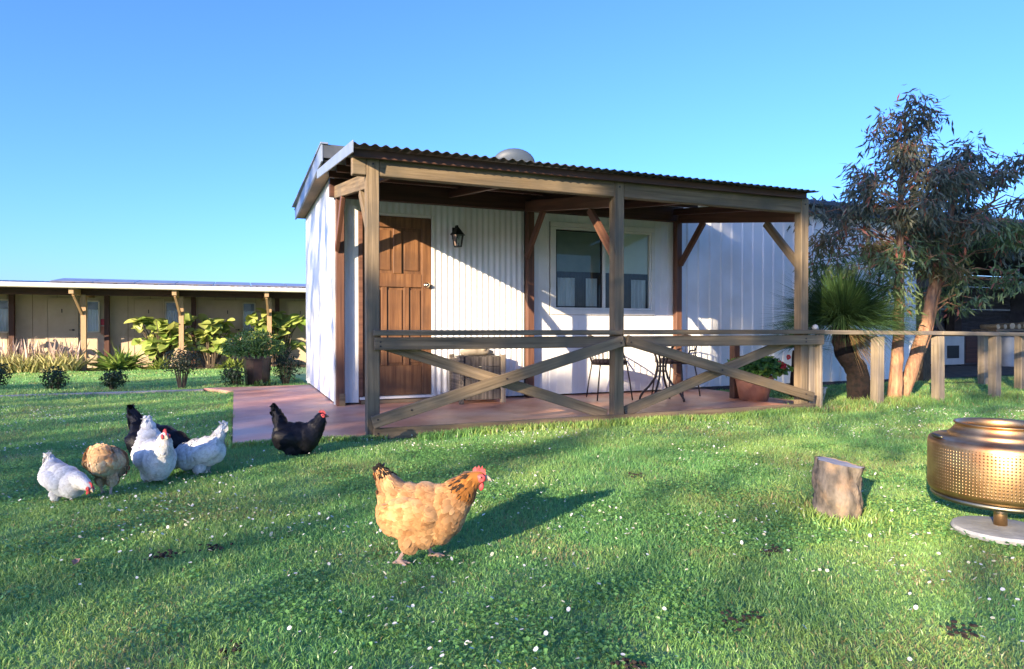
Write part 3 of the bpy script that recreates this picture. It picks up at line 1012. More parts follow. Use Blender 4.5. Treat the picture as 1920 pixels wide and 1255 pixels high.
for (x, yy, z) in ((4.98, 0.60, 0.50), (5.02, 0.58, 0.46), (5.16, 0.66, 0.56), (4.78, 0.62, 0.66), (4.96, 0.57, 0.42)):
    m = MB()
    for k in range(9):
        v = rand_unit(1)[0]
        m.sphere(Vector((x, yy, z)) + Vector(v) * 0.022, 0.014, n=1)
    m.build('flower_head', M['flower_red'], ger)
o = beam('short_post', (4.76, 1.14, 0.03), (4.76, 1.14, 0.80), 0.09, 0.09, M['wing_dark'], None)
tag(o, 'short dark timber post behind the terracotta pot', 'post')

# ================================================================== GRASS TREES
def grass_tree(name, label, trunk, radii, crown_c, cr, n, skirt, seed):
    t = thing(name, label, 'grass tree', trunk[0], 'grass trees behind the fence')
    m = MB()
    pts = [Vector(p) for p in trunk]
    # smooth the trunk line
    fine = []
    for i in range(len(pts) - 1):
        for k in range(5):
            s = k / 5
            p_1, p0, p1, p2 = pts[max(i - 1, 0)], pts[i], pts[i + 1], pts[min(i + 2, len(pts) - 1)]
            fine.append((0.5 * ((2 * p0) + (-p_1 + p1) * s + (2 * p_1 - 5 * p0 + 4 * p1 - p2) * s * s + (-p_1 + 3 * p0 - 3 * p1 + p2) * s ** 3),
                         radii[i] * (1 - s) + radii[i + 1] * s))
    fine.append((pts[-1], radii[-1]))
    m.tube([f[0] for f in fine], [f[1] * random.uniform(.92, 1.08) for f in fine], 18)
    m.build('trunk', M['bark_dark'], t, True)
    c = np.array(crown_c)
    d = rand_unit(n)
    d[:, 2] = np.abs(d[:, 2]) * 1.25 + 0.0
    needles('crown', c + d * 0.05, d, cr * rng.uniform(.7, 1.08, n), np.full(n, 0.0065), colmix(n, (0.022, 0.060, 0.022), (0.075, 0.14, 0.042), .2),
            rng.uniform(0.05, .55, n), M['needlecol'], t)
    ns = skirt
    d = rand_unit(ns)
    d[:, 2] = -np.abs(d[:, 2]) * 0.9 - 0.25
    d[:, :2] += np.array([1.0, -0.42])
    needles('dry_skirt', c + d * 0.04 - np.array([0, 0, .05]), d, cr * rng.uniform(.28, .58, ns), np.full(ns, 0.0075), colmix(ns, (0.16, 0.10, 0.045), (0.42, 0.29, 0.15), .15),
            rng.uniform(0.1, .4, ns), M['needlecol'], t)
    return t


gt0 = (6.14, 0.50, -0.02)
grass_tree('grass_tree', 'spiky grass tree with thick bent charred trunk behind the fence', [gt0, (6.15, 0.50, 0.22), (6.12, 0.51, 0.40), (5.99, 0.56, 0.60), (5.93, 0.58, 0.85), (5.95, 0.58, 1.05)],
           [0.135, 0.135, 0.125, 0.115, 0.10, 0.06], (5.96, 0.58, 0.98), 0.92, 4200, 420, 1)
grass_tree('grass_tree', 'smaller shaded grass tree with thin trunk behind the bent one', [(5.72, 1.10, -0.02), (5.74, 1.10, 0.3), (5.76, 1.10, 0.62)], [0.075, 0.07, 0.06],
           (5.76, 1.10, 0.66), 0.50, 400, 350, 2)


# ================================================================== GUM TREES
RX = Vector((0.925, -0.381, 0))       # sideways across the view
FX = Vector((0.381, 0.925, 0))


def gum(name, label, base, stems, clusters, nleaf):
    t = thing(name, label, 'gum tree', base, 'young gum trees right of the verandah')
    B = Vector(base)

    def wp(s, z, dpt=0.0):
        return B + RX * s + FX * dpt + Vector((0, 0, z))
    lines = []
    for si, st in enumerate(stems):
        m = MB()
        pts = [wp(*q[:3]) for q in st]
        # subdivide with a little wobble
        fp, fr = [], []
        for i in range(len(pts) - 1):
            for k in range(5):
                s = k / 5
                w = 0 if (k == 0 and i == 0) else 0.010
                fp.append(pts[i].lerp(pts[i + 1], s) + Vector((random.uniform(-w, w), random.uniform(-w, w), 0)))
                fr.append((st[i][3] * (1 - s) + st[i + 1][3] * s) * random.uniform(.94, 1.06))
        fp.append(pts[-1])
        fr.append(st[-1][3])
        m.tube(fp, fr, 12)
        m.build('trunk', M['bark_gum'], t, True)
        lines += fp
    m = MB()
    P, DR, C = [], [], []
    sub = []
    for (s, z, rs, rz, share, tint) in clusters:
        for _ in range(4):
            k_ = random.uniform(.45, .75)
            sub.append((s + random.gauss(0, .55) * rs, z + random.gauss(0, .55) * rz, rs * k_, rz * k_, share / 4, tint))
    for (s, z, rs, rz, share, tint) in sub:
        dep = random.uniform(-0.45, 0.45)
        c = wp(s, z, dep)
        st = min(lines, key=lambda q: (q - c).length + (0.6 if q.z > c.z else 0))
        midp = st.lerp(c, 0.5) + Vector((0, 0, 0.10))
        m.tube([st, midp, c], [0.012, 0.008, 0.004], 6, False)
        k = int(nleaf * share)
        nt_ = max(4, int(k / 13))
        for _ in range(nt_):
            v = rand_unit(1)[0]
            tip = c + RX * (v[0] * rs * random.uniform(.4, 1.25)) + FX * (v[1] * rs * random.uniform(.4, 1.2)) + Vector((0, 0, v[2] * rz * random.uniform(.4, 1.2)))
            m.tube([c, c.lerp(tip, .5) + Vector((0, 0, .03)), tip], [0.006, 0.004, 0.002], 4, False)
            kk = int(k / nt_)
            tt = rng.uniform(0.35, 1.1, (kk, 1))
            p = np.array(c) * (1 - tt) + np.array(tip) * tt + rng.normal(size=(kk, 3)) * 0.06
            dv = (np.array(tip) - np.array(c))
            dv = dv / (np.linalg.norm(dv) + 1e-6)
            dr = dv * 0.6 + rand_unit(kk) * 0.75 + np.array([0, 0, -0.85])
            P.append(p)
            DR.append(dr)
            a, b = {'dark': ((0.075, 0.095, 0.065), (0.19, 0.195, 0.135)), 'green': ((0.09, 0.15, 0.06), (0.22, 0.28, 0.12)),
                    'warm': ((0.13, 0.14, 0.05), (0.30, 0.22, 0.10))}[tint]  # dark tint paints the unlit upper crown, warm the sunlit clumps
            cc = colmix(kk, a, b, .15)
            red = rng.random(kk) < (0.07 if tint == 'dark' else 0.06)
            cc[red] = np.array((0.36, 0.12, 0.08)) * rng.uniform(.7, 1.3, (red.sum(), 1))
            C.append(cc)
    m.build('twigs', M['bark_gum'], t)['kind'] = 'stuff'
    P, DR, C = np.concatenate(P), np.concatenate(DR), np.concatenate(C)
    k = len(P)
    leaf_mesh('crown', P, DR, rand_unit(k), rng.uniform(.09, .155, k), rng.uniform(.020, .031, k), np.clip(C, .005, 1), M['leafcol'], t, 0.15)
    return t


gum('gum_tree', 'tall slender gum tree with straight pinkish trunk, taller of the two', (6.62, 0.36, -0.03),
    [[(0, 0, 0, .085), (.03, .7, 0, .068), (.05, 1.6, 0, .055), (.05, 2.6, 0, .035), (.10, 3.3, 0, .018), (.12, 3.75, 0, .006)]],
    [(.06, 3.12, .24, .22, .06, 'dark'), (.10, 3.58, .27, .25, .06, 'dark'), (.28, 3.45, .20, .16, .03, 'dark'), (-.10, 3.40, .18, .16, .03, 'dark'), (.02, 2.85, .42, .25, .10, 'dark'),
     (-.30, 2.55, .42, .30, .12, 'dark'), (.28, 2.60, .38, .30, .11, 'dark'), (-.55, 2.30, .36, .25, .08, 'dark'), (.05, 2.25, .42, .28, .10, 'dark'),
     (-.55, 1.95, .42, .25, .08, 'warm'), (-.30, 1.75, .36, .25, .07, 'green'), (.10, 1.9, .35, .25, .06, 'green'), (-.85, 1.75, .26, .24, .04, 'green'), (.30, 2.1, .4, .3, .08, 'dark'),
     (.55, 2.2, .35, .25, .05, 'dark'), (-.1, 1.42, .3, .16, .03, 'green')], 6600)
gum('gum_tree', 'leaning forked gum tree with orange peeling trunk beside the open shed', (7.05, 0.62, -0.03),
    [[(0, 0, 0, .10), (.17, .45, 0, .085), (.34, 1.0, 0, .072), (.46, 1.6, 0, .06), (.58, 2.1, 0, .05), (.74, 2.7, .05, .032), (.90, 3.2, .05, .012)],
     [(.06, 0, .08, .06), (.26, .42, .10, .045), (.46, .85, .12, .036), (.56, 1.35, .12, .028), (.66, 1.7, .12, .018)],
     [(.60, 2.1, 0, .04), (.85, 2.35, -.05, .028), (1.15, 2.6, -.1, .012)]],
    [(.88, 3.18, .42, .30, .12, 'dark'), (.65, 2.85, .38, .28, .09, 'dark'), (1.22, 2.95, .45, .28, .12, 'dark'), (1.50, 2.65, .40, .28, .09, 'dark'),
     (.95, 2.45, .45, .25, .09, 'dark'), (.55, 2.3, .4, .3, .08, 'dark'), (1.25, 2.08, .45, .24, .08, 'green'), (.72, 1.9, .38, .3, .09, 'green'), (1.55, 2.1, .3, .25, .05, 'dark'),
     (.80, 1.55, .30, .28, .06, 'green'), (.50, 1.75, .3, .2, .05, 'warm'), (1.05, 1.6, .22, .2, .04, 'green'), (.30, 2.05, .35, .25, .06, 'dark'), (.75, 1.25, .2, .2, .03, 'green')], 6600)

# garden stake light
sl = thing('garden_light', 'small white stake light in the grass beside the fence', 'garden light', (5.62, 0.55, 0))
m = MB()
m.tube([(5.62, 0.55, -0.01), (5.63, 0.55, 0.10)], 0.006, 6)
m.build('stake', M['white_app'], sl)
m = MB()
m.lathe([(0.010, 0.09), (0.022, 0.12), (0.024, 0.17), (0.038, 0.175), (0.038, 0.19), (0.001, 0.193)], (5.63, 0.55, 0), 14)
m.build('light_head', M['white_app'], sl)

# ================================================================== STUMP
st = thing('tree_stump', 'short sawn log stump standing on the lawn left of the fire drum', 'stump', (1.66, -3.16, 0))
m = MB()
vs, fs = [], []
sg, rw = 40, 14
for i in range(rw + 1):
    for k in range(sg):
        a = 2 * math.pi * k / sg
        r = 0.104 + 0.008 * math.sin(3 * a + i * .3) + 0.005 * math.sin(7 * a + 1.3 * i) + (0.010 if i < 2 else 0) + 0.008 * math.sin(i * .55 + a) + 0.006 * math.sin(11 * a + .8 * i) * math.sin(i * .9 + 2 * a) + random.uniform(-.003, .003)
        zz = -0.02 + i / rw * (0.285 + 0.018 * math.cos(a - 2.6))
        vs.append((1.66 + r * math.cos(a) - 0.004 * i / rw, -3.16 + r * math.sin(a), zz))
for i in range(rw):
    for k in range(sg):
        k2 = (k + 1) % sg
        fs.append((i * sg + k, i * sg + k2, (i + 1) * sg + k2, (i + 1) * sg + k))
m.add(vs, fs)
m.build('bark', M['stump'], st, True)
m = MB()
top = [(1.668 + (v[0] - 1.668) * .985, -3.16 + (v[1] + 3.16) * .985, v[2] - 0.003) for v in vs[-sg:]]
m.add(top + [(1.668, -3.16, 0.262)], [(k, (k + 1) % sg, sg) for k in range(sg)])
m.build('sawn_top', M['stump_top'], st)

# ================================================================== FIRE DRUM
dc = Vector((2.13, -3.62, 0))
fd = thing('fire_drum', 'copper coloured perforated steel drum used as a fire pit', 'fire drum', dc)
m = MB()
ZS = lambda pr: [(r, .137 + (z - .085) * .92) for r, z in pr]
m.lathe(ZS([(0.001, 0.145), (0.245, 0.145), (0.268, 0.125), (0.277, 0.140), (0.281, 0.155), (0.281, 0.365), (0.276, 0.385), (0.262, 0.395), (0.20, 0.405),
         (0.205, 0.412), (0.190, 0.425), (0.172, 0.452), (0.176, 0.460), (0.180, 0.466), (0.176, 0.470), (0.168, 0.465), (0.163, 0.45), (0.165, 0.40), (0.262, 0.38), (0.270, 0.36),
         (0.270, 0.15), (0.001, 0.15)]), dc, 96)
m.build('drum_shell', M['copper'], fd, True)
m = MB()
m.lathe(ZS([(0.001, 0.085), (0.20, 0.085), (0.262, 0.098), (0.270, 0.110), (0.262, 0.124), (0.001, 0.124)]), dc, 72)
m.build('drum_base', M['steel_base'], fd, True)
for k in range(3):
    a = R(150 + 120 * k)
    m = MB()
    pa = [dc + Vector((.272 * math.cos(a + s), .272 * math.sin(a + s), 0.428)) for s in (-.18, -.09, 0, .09, .18)]
    m.tube(pa, [0.004, 0.008, 0.009, 0.008, 0.004], 8)
    m.build('rim_lug', M['steel_base'], fd, True)
m = MB()
m.tube([dc + Vector((0, 0, 0.03)), dc + Vector((0, 0, 0.14))], 0.026, 18)
m.build('stem', M['copper'], fd, True)
m = MB()
m.lathe([(0.001, -0.005), (0.182, -0.005), (0.188, 0.01), (0.182, 0.022), (0.10, 0.030), (0.001, 0.034)], dc, 56)
m.build('foot_disc', M['stone'], fd)
fwd = -math.pi / 2 - 0.35
for (da, z, w, h) in ((.42, .325, .007, .022), (.49, .28, .016, .016), (.38, .255, .008, .014), (.52, .21, .018, .020), (.40, .175, .010, .012), (.55, .33, .007, .02), (.58, .25, .01, .014)):
    a = fwd + da - 0.0
    cpt = dc + Vector((.2815 * math.cos(a), .2815 * math.sin(a), .137 + (z - .085) * .92))
    tng = Vector((-math.sin(a), math.cos(a), 0))
    o = beam('vent_hole', cpt - tng * w, cpt + tng * w, 0.003, h, M['black_metal'], fd, 0.001)

# ================================================================== HENS
def remesh(mb, voxel, smooth_it):
    me = bpy.data.meshes.new('tmp')
    me.from_pydata(mb.v, [], mb.f)
    o = bpy.data.objects.new('tmp', me)
    col.objects.link(o)
    r = o.modifiers.new('r', 'REMESH')
    r.mode = 'VOXEL'
    r.voxel_size = voxel
    s = o.modifiers.new('s', 'SMOOTH')
    s.factor = 0.5
    s.iterations = smooth_it
    dg = bpy.context.evaluated_depsgraph_get()
    out = bpy.data.meshes.new_from_object(o.evaluated_get(dg))
    bpy.data.objects.remove(o)
    bpy.data.meshes.remove(me)
    return out


def ry(a):
    return Matrix.Rotation(a, 4, 'Y')


PAL = {
    'buff': dict(a=(0.30, 0.14, 0.050), b=(0.55, 0.32, 0.145), neck=(0.27, 0.105, 0.022), tail=(0.02, 0.014, 0.010), leg=(0.48, 0.32, 0.24), beak='beak', fm='feather'),
    'pale': dict(a=(0.60, 0.38, 0.20), b=(0.80, 0.60, 0.38), neck=(0.55, 0.34, 0.16), tail=(0.55, 0.34, 0.17), leg=(0.62, 0.45, 0.36), beak='beak', fm='feather'),
    'white': dict(a=(0.54, 0.53, 0.50), b=(0.70, 0.69, 0.66), neck=(0.64, 0.62, 0.57), tail=(0.63, 0.62, 0.60), leg=(0.62, 0.46, 0.38), beak='beak', fm='feather'),
    'black': dict(a=(0.004, 0.004, 0.006), b=(0.010, 0.010, 0.015), neck=(0.005, 0.005, 0.008), tail=(0.004, 0.004, 0.005), leg=(0.07, 0.055, 0.05), beak='beak_dark', fm='feather_gloss'),
}


def hen(label, loc, heading, pose, pal, s=1.0, nf=2600, stride=0.05):
    p = PAL[pal]
    t = thing('hen', label, 'hen', (0, 0, 0), 'hens on the lawn')
    m = MB()

    def el(x, z, rx, rz, ryy, tilt=0.0, yy=0.0, n=3):
        m.sphere((x, yy, z), (rx, ryy, rz), ry(tilt), n)
    tilt = {'stand': 0.0, 'walk': 0.0, 'peck': 0.16, 'low': 0.10}[pose]
    dz = {'stand': -0.040, 'walk': 0.0, 'peck': -0.03, 'low': -0.03}[pose]
    if pal == 'pale':
        dz = 0.03
    if pose in ('stand', 'walk'):
        for (x, z, rx, rz, yw) in ((-.085, .200, .075, .098, .078), (-.03, .197, .10, .112, .095), (.04, .196, .10, .114, .098), (.105, .203, .085, .105, .088), (.140, .222, .06, .085, .070), (.015, .135, .105, .080, .082), (.09, .165, .07, .09, .078)):
            el(x, z + dz, rx, rz, yw)
    else:
        for (x, z, rx, rz, yw) in ((-.085, .215, .075, .095, .080), (-.03, .205, .10, .108, .095), (.04, .190, .10, .108, .098), (.105, .175, .085, .095, .086), (.135, .170, .06, .078, .068)):
            el(x, z + dz, rx, rz, yw)
    if pose in ('stand', 'walk'):
        hx, hz = (0.238, 0.333) if pose == 'walk' else (0.205, 0.318)
        nk = [(0.140, 0.244 + dz, .074), (0.168, 0.276 + dz * .8, .062), (0.190, 0.300 + dz * .6, .048), (0.205 if pose == 'walk' else .192, 0.317 + dz * .5, .040), (hx - .010, hz - .006, .033)]
        fl = (-0.62, -0.78)
    elif pose == 'low':
        hx, hz = 0.265, 0.135
        nk = [(0.150, 0.165, .070), (0.180, 0.165, .058), (0.207, 0.160, .048), (0.235, 0.150, .040), (hx - .008, hz + .004, .034)]
        fl = (-1.0, 0.15)
    else:
        hx, hz = 0.250, 0.060
        nk = [(0.150, 0.135, .068), (0.178, 0.118, .058), (0.202, 0.100, .049), (0.226, 0.082, .041), (hx - .006, hz + .008, .033)]
        fl = (-0.75, 0.65)
    for (x, z, r) in nk:
        m.sphere((x, 0, z), (r, r * .88, r), None, 3)
    m.sphere((hx, 0, hz), (0.031, 0.025, 0.027), None, 3)
    # tail: (centre x, z, rx, rz, ry, tilt)
    tailz = {'stand': 0.345, 'walk': 0.318, 'peck': 0.325, 'low': 0.295}[pose]
    if pal == 'pale':
        tailz = 0.25
    bz = 0.262 + dz
    for q, rx_, rz_, ry_ in ((0.0, .062, .062, .066), (.35, .052, .060, .050), (.7, .040, .052, .036), (1.0, .028, .042, .024)):
        el(-0.088 - 0.048 * q, bz + (tailz - bz) * q, rx_, rz_, ry_ * (1.35 if pal in ('white', 'pale') else 1.0), -0.3)
    tt = 0.12
    # wings bulge
    for sy in (-1, 1):
        m.sphere((-0.015, sy * 0.084, 0.210 + dz), (0.110, 0.029, 0.056), ry(0.14 + tilt), 3)
    bm1 = remesh(m, 0.0050, 26)
    m = MB()
    m.add([v.co[:] for v in bm1.vertices], [tuple(f.vertices) for f in bm1.polygons])
    bpy.data.meshes.remove(bm1)
    # thighs, shanks, toes
    feet = ((stride, 0.042), (-stride * 1.3, -0.042))
    for (fx, fy) in feet:
        hipx = 0.005 + fx * .35
        m.sphere((hipx, fy, 0.105 + dz * .6), (0.045, 0.036, 0.06), None, 2)
        m.tube([(hipx, fy, 0.10), (hipx * .6 + fx * .2 - .012, fy, 0.068), (fx - 0.004, fy, 0.012)], [0.020, 0.0105, 0.0085], 8)
        for ang, ln in ((0.0, .048), (0.55, .042), (-0.55, .042), (math.pi, .024)):
            m.tube([(fx - 0.004, fy, 0.012), (fx + ln * .55 * math.cos(ang), fy + ln * .55 * math.sin(ang), 0.010), (fx + ln * math.cos(ang), fy + ln * math.sin(ang), 0.006)], [0.0085, 0.0068, 0.005], 6)
    me = remesh(m, 0.0048, 5)
    nv = len(me.vertices)
    co = np.empty(nv * 3, np.float32)
    me.vertices.foreach_get('co', co)
    co = co.reshape(-1, 3)
    no = np.empty(nv * 3, np.float32)
    me.vertices.foreach_get('normal', no)
    no = no.reshape(-1, 3)
    a, b = np.array(p['a']), np.array(p['b'])
    tmix = vnoise(co[:, 0] + co[:, 1] * .7, co[:, 2], 45, 9)[:, None]
    cc = a * (1 - tmix) + b * tmix
    hd = np.linalg.norm(co - np.array([hx, 0, hz]), axis=1)
    neckd = np.min([np.linalg.norm(co - np.array([x, 0, z]), axis=1) - r * 1.05 for x, z, r in nk[2:]], axis=0)
    isneck = neckd < 0.012
    cc[isneck] = np.array(p['neck']) * (0.8 + 0.5 * tmix[isneck])
    tailtip = (co[:, 2] > tailz + .012) & (co[:, 0] < -0.05)
    cc[tailtip] = np.array(p['tail'])
    leg = co[:, 2] < 0.062 + dz * .5
    if pose in ('peck',):
        leg &= hd > 0.06
    cc[leg] = np.array(p['leg'])
    at = me.color_attributes.new('col', 'FLOAT_COLOR', 'POINT')
    c4 = np.ones((nv, 4), np.float32)
    c4[:, :3] = cc
    at.data.foreach_set('color', c4.ravel())
    body = link('body', me, M[p['fm']], t, True)
    # plumage: small overlapping feathers laid along the body
    ok = np.where((~leg) & (co[:, 2] > 0.070 + dz * .6) & (hd > 0.030))[0]
    pick = rng.choice(ok, size=min(nf, len(ok)), replace=False)
    P, Nn = co[pick].astype(float), no[pick].astype(float)
    flow = np.tile(np.array([-1.0, 0, -0.30]), (len(pick), 1))
    nkm = isneck[pick] | (P[:, 0] > 0.15)
    flow[nkm] = np.array([fl[0], 0, fl[1]])
    tlm = (P[:, 0] < -0.085) & (P[:, 2] > bz + .01)
    flow[tlm] = np.array([-0.45, 0, 0.9])
    low = (P[:, 2] < 0.14) & ~nkm
    flow[low] = np.array([-0.55, 0, -0.75])
    flow += 0.14 * rng.normal(size=flow.shape)
    flow -= Nn * np.sum(flow * Nn, 1, keepdims=True)
    flow /= np.linalg.norm(flow, axis=1, keepdims=True)
    ln = rng.uniform(.026, .040, len(pick))
    wd = rng.uniform(.018, .026, len(pick))
    ln[nkm & isneck[pick]] *= 0.85
    wd[nkm & isneck[pick]] *= 0.40
    wing = (np.abs(P[:, 1]) > 0.07) & (P[:, 2] > 0.17 + dz) & (P[:, 2] < 0.27 + dz)
    ln[wing] *= 1.2
    ln[tlm] *= 1.5
    wd[tlm] *= 1.05
    S = np.cross(Nn, flow)
    k = len(pick)
    lift = rng.uniform(.0012, .0038, (k, 1))
    rows = []
    for q, w, h in ((0, .35, -.001), (.45, 1.0, .6), (.85, .75, 1.0)):
        base = P + flow * (ln * q)[:, None] + Nn * (lift * h)
        rows += [base - S * (wd * .5 * w)[:, None], base + S * (wd * .5 * w)[:, None]]
    rows.append(P + flow * ln[:, None] + Nn * lift * 0.9)
    v = np.stack(rows, 1)
    fc = cc[pick] * (1 + (0.12 if pal == 'buff' else 0.05) * rng.normal(size=(k, 1)))
    if pal == 'buff':
        dk = isneck[pick] & (P[:, 0] < 0.215) & (rng.random(k) < 0.42)
        fc[dk] = np.array((0.03, 0.018, 0.010))
        bt = tlm & (P[:, 2] > 0.315) & (rng.random(k) < 0.8)
        fc[bt] = np.array((0.012, 0.010, 0.009))
    fcol = np.repeat(fc[:, None, :], 7, 1)
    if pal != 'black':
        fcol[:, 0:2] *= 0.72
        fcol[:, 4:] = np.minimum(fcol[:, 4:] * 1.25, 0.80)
    o = np.arange(k)[:, None] * 7
    tri = np.concatenate([o + np.array([[q]]).reshape(1, 1) * 0 + np.array([f]) for f in ((0, 1, 3), (0, 3, 2), (2, 3, 5), (2, 5, 4), (4, 5, 6)) for q in (0,)], 0)
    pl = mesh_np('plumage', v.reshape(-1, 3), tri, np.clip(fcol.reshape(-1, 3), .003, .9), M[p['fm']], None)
    pl.parent = t
    pl['kind'] = 'stuff'
    # tail feathers proper
    for i in range(9):
        f = (i - 4) / 4
        mt = MB()
        bx_, bz_ = -0.128, tailz - .030
        ang = R(112) + f * R(22) + tt * -.3
        lnn = (0.075 - 0.018 * abs(f)) * (1.0 if pal != 'pale' else .5)
        w = 0.024
        d = Vector((math.cos(ang), 0, math.sin(ang)))
        sd = Vector((-d.z, 0, d.x))
        y0 = f * 0.022
        cA = tuple(np.array(p['a']) * .9)
        cT = p['tail'] if i not in (5,) else tuple(np.array(p['a']))
        bpt = Vector((bx_, y0 * .6, bz_))
        vs_, cs_ = [], []
        for q, ww in ((0, .6), (.4, 1), (.75, 1.05), (.93, .7), (1.0, .15)):
            pt = bpt + d * lnn * q + Vector((-0.02 * q * q, y0 * q, 0))
            for sg_ in (-1, 1):
                vs_.append(pt + sd * (w * .5 * ww * sg_))
                cs_.append(cA if q < .5 else cT)
        nv_ = len(vs_)
        vs_ = vs_ + [v_ + Vector((0, 0.0012, 0)) for v_ in vs_]
        cs_ = cs_ + cs_
        fs_ = []
        for q in range(4):
            fs_ += [(2 * q, 2 * q + 1, 2 * q + 3, 2 * q + 2), (nv_ + 2 * q, nv_ + 2 * q + 2, nv_ + 2 * q + 3, nv_ + 2 * q + 1)]
        mt.add(vs_, fs_, cs_)
        mt.build('tail_feather', M[p['fm']], t)
    # head furniture, in a frame that follows the beak
    hdn = {'stand': 0.05, 'walk': 0.12, 'low': 0.55, 'peck': 1.05}[pose]
    Hm = Matrix.Translation((hx, 0, hz)) @ ry(hdn)

    def hb(mbb, name, material, smooth=True):
        mbb.v = [tuple(Hm @ Vector(q)) for q in mbb.v]
        return mbb.build(name, material, t, smooth)
    c = MB()                                           # single comb with points
    prof = [(-0.024, .018), (-.026, .030), (-.016, .040), (-.010, .032), (-.004, .046), (.003, .034), (.010, .046), (.015, .032), (.022, .036), (.025, .022), (.029, .010), (.015, .016)]
    h = 0.0035
    npf = len(prof)
    c.add([(x, -h, z) for x, z in prof] + [(x, h, z) for x, z in prof], [tuple(range(npf)), tuple(reversed(range(npf, 2 * npf)))] + [(i, i + npf, (i + 1) % npf + npf, (i + 1) % npf) for i in range(npf)])
    hb(c, 'comb', M['comb'], False)
    for sy in (-1, 1):
        c = MB()
        c.sphere((0.016, sy * 0.010, -0.034), (0.010, 0.004, 0.017), None, 2)
        hb(c, 'wattle', M['comb'])
        c = MB()
        c.sphere((0.010, sy * 0.0195, 0.0), (0.020, 0.0075, 0.018), None, 2)
        hb(c, 'face_skin', M['comb'])
        c = MB()
        c.sphere((0.012, sy * 0.0265, 0.005), (0.0048, 0.0025, 0.0048), None, 2)
        hb(c, 'eye', M['eye'])
    c = MB()
    c.tube([(0.022, 0, 0.001), (0.036, 0, 0.001), (0.048, 0, -0.004), (0.054, 0, -0.009)], [0.012, 0.009, 0.0045, 0.001], 8)
    c.tube([(0.022, 0, -0.006), (0.036, 0, -0.007), (0.046, 0, -0.009)], [0.009, 0.006, 0.002], 8)
    hb(c, 'beak', M[p['beak']])
    t.location = loc
    t.rotation_euler = (0, 0, heading)
    t.scale = (s, s, s)
    return t


RIGHT = -0.3911          # heading of a hen walking to the right across the view
hen('golden buff hen with black tail tips striding across the lawn in front', (-0.372, -2.97, -0.006), RIGHT, 'walk', 'buff', 1.0, 4200, 0.055)
hen('black hen standing alone in front of the red slab', (-0.66, -0.59, -0.006), RIGHT + 0.04, 'stand', 'black', 0.94, 3000, 0.035)
hen('white hen feeding at the far left of the flock', (-1.885, -1.40, -0.006), RIGHT - 0.35, 'low', 'white', 0.72, 3000, 0.03)
hen('pale buff hen seen from behind, between two white hens', (-1.70, -1.30, -0.006), 1.18 + 0.10, 'low', 'pale', 0.80, 3000, 0.03)
hen('white hen facing forwards in the middle of the flock', (-1.49, -1.07, -0.006), RIGHT - 0.80, 'stand', 'white', 0.94, 3000, 0.03)
hen('black hen pecking with raised tail behind the white hens', (-1.51, -0.76, -0.006), RIGHT - 0.05, 'peck', 'black', 1.10, 3000, 0.035)
hen('white hen bending left to peck, right of the flock', (-1.24, -0.97, -0.006), RIGHT + math.pi + 0.22, 'peck', 'white', 0.86, 3000, 0.03)

# ================================================================== GUEST WING (left background)
YP = 15.6
wing = thing('guest_wing', 'long low beige guest wing with verandah posts in the left background', 'building', (-3, 17.4, -0.28))
zb = -0.285
box('wall', (-16, 17.42, zb), (6.0, 17.55, 2.05), M['beige'], wing, 0)
for x in np.arange(-15.5, 6, 0.6):
    box('wall_batten', (x, 17.411, zb), (x + 0.012, 17.419, 1.95), M['soffit'], wing, 0)
for i, (xl, xr) in enumerate(((-6.12, -5.42), (-3.92, -3.16), (-1.72, -0.94), (0.49, 1.25), (-8.3, -7.6))):
    dr = box('door', (xl, 17.37, zb), (xr, 17.408, 1.75), M['beige'], wing)
    m = MB()
    ff = [((xl - .05, 17.36, zb), (xl - .003, 17.409, 1.80)), ((xr + .003, 17.36, zb), (xr + .05, 17.409, 1.80)), ((xl, 17.36, 1.753), (xr, 17.409, 1.80))]
    for a, b in ff:
        m.boxm(a, b)
    o = m.build('door_frame', M['beige'], None)
    for vtx in o.data.vertices:
        vtx.co -= ploc(dr)
    o.parent = dr
    m = MB()
    m.boxm((xr - .16, 17.31, .845), (xr - .04, 17.33, .865))
    m.boxm((xr - .09, 17.33, .83), (xr - .04, 17.368, .88))
    o = m.build('handle', M['black_metal'], None)
    for vtx in o.data.vertices:
        vtx.co -= ploc(dr)
    o.parent = dr
    m = MB()
    m.boxm(((xl + xr) / 2 - .012, 17.362, 1.36), ((xl + xr) / 2 + .012, 17.369, 1.47))
    o = m.build('number', M['black_metal'], None)
    for vtx in o.data.vertices:
        vtx.co -= ploc(dr)
    o.parent = dr
for (xl, xr) in ((-5.13, -4.86), (-3.06, -2.74), (-0.86, -0.54), (-7.4, -7.06), (1.4, 1.7)):
    w = MB()
    for a, b in (((xl - .04, 17.36, .80), (xl, 17.41, 1.72)), ((xr, 17.36, .80), (xr + .04, 17.41, 1.72)), ((xl, 17.36, .78), (xr, 17.41, .82)), ((xl, 17.36, 1.69), (xr, 17.41, 1.73))):
        w.boxm(a, b)
    wo = w.build('window', M['gutter'], wing)
    o = sheet('curtain', (xl, 17.405, .82), X, Z, -Y, xr - xl, .64, M['curtain_blue'], None, 0.07, 0.008, 'sine', .002)
    for vtx in o.data.vertices:
        vtx.co -= ploc(wing)
    o.parent = wo
    o2 = box('pelmet', (xl, 17.40, 1.465), (xr, 17.41, 1.69), M['fascia'], None, 0)
    o2.parent = wo
    o2.location -= ploc(wing)
    m = MB()
    m.add([(xl, 17.375, .82), (xr, 17.375, .82), (xr, 17.375, 1.69), (xl, 17.375, 1.69)], [(0, 1, 2, 3)])
    o = m.build('pane', M['glass'], None)
    for vtx in o.data.vertices:
        vtx.co -= ploc(wing)
    o.parent = wo
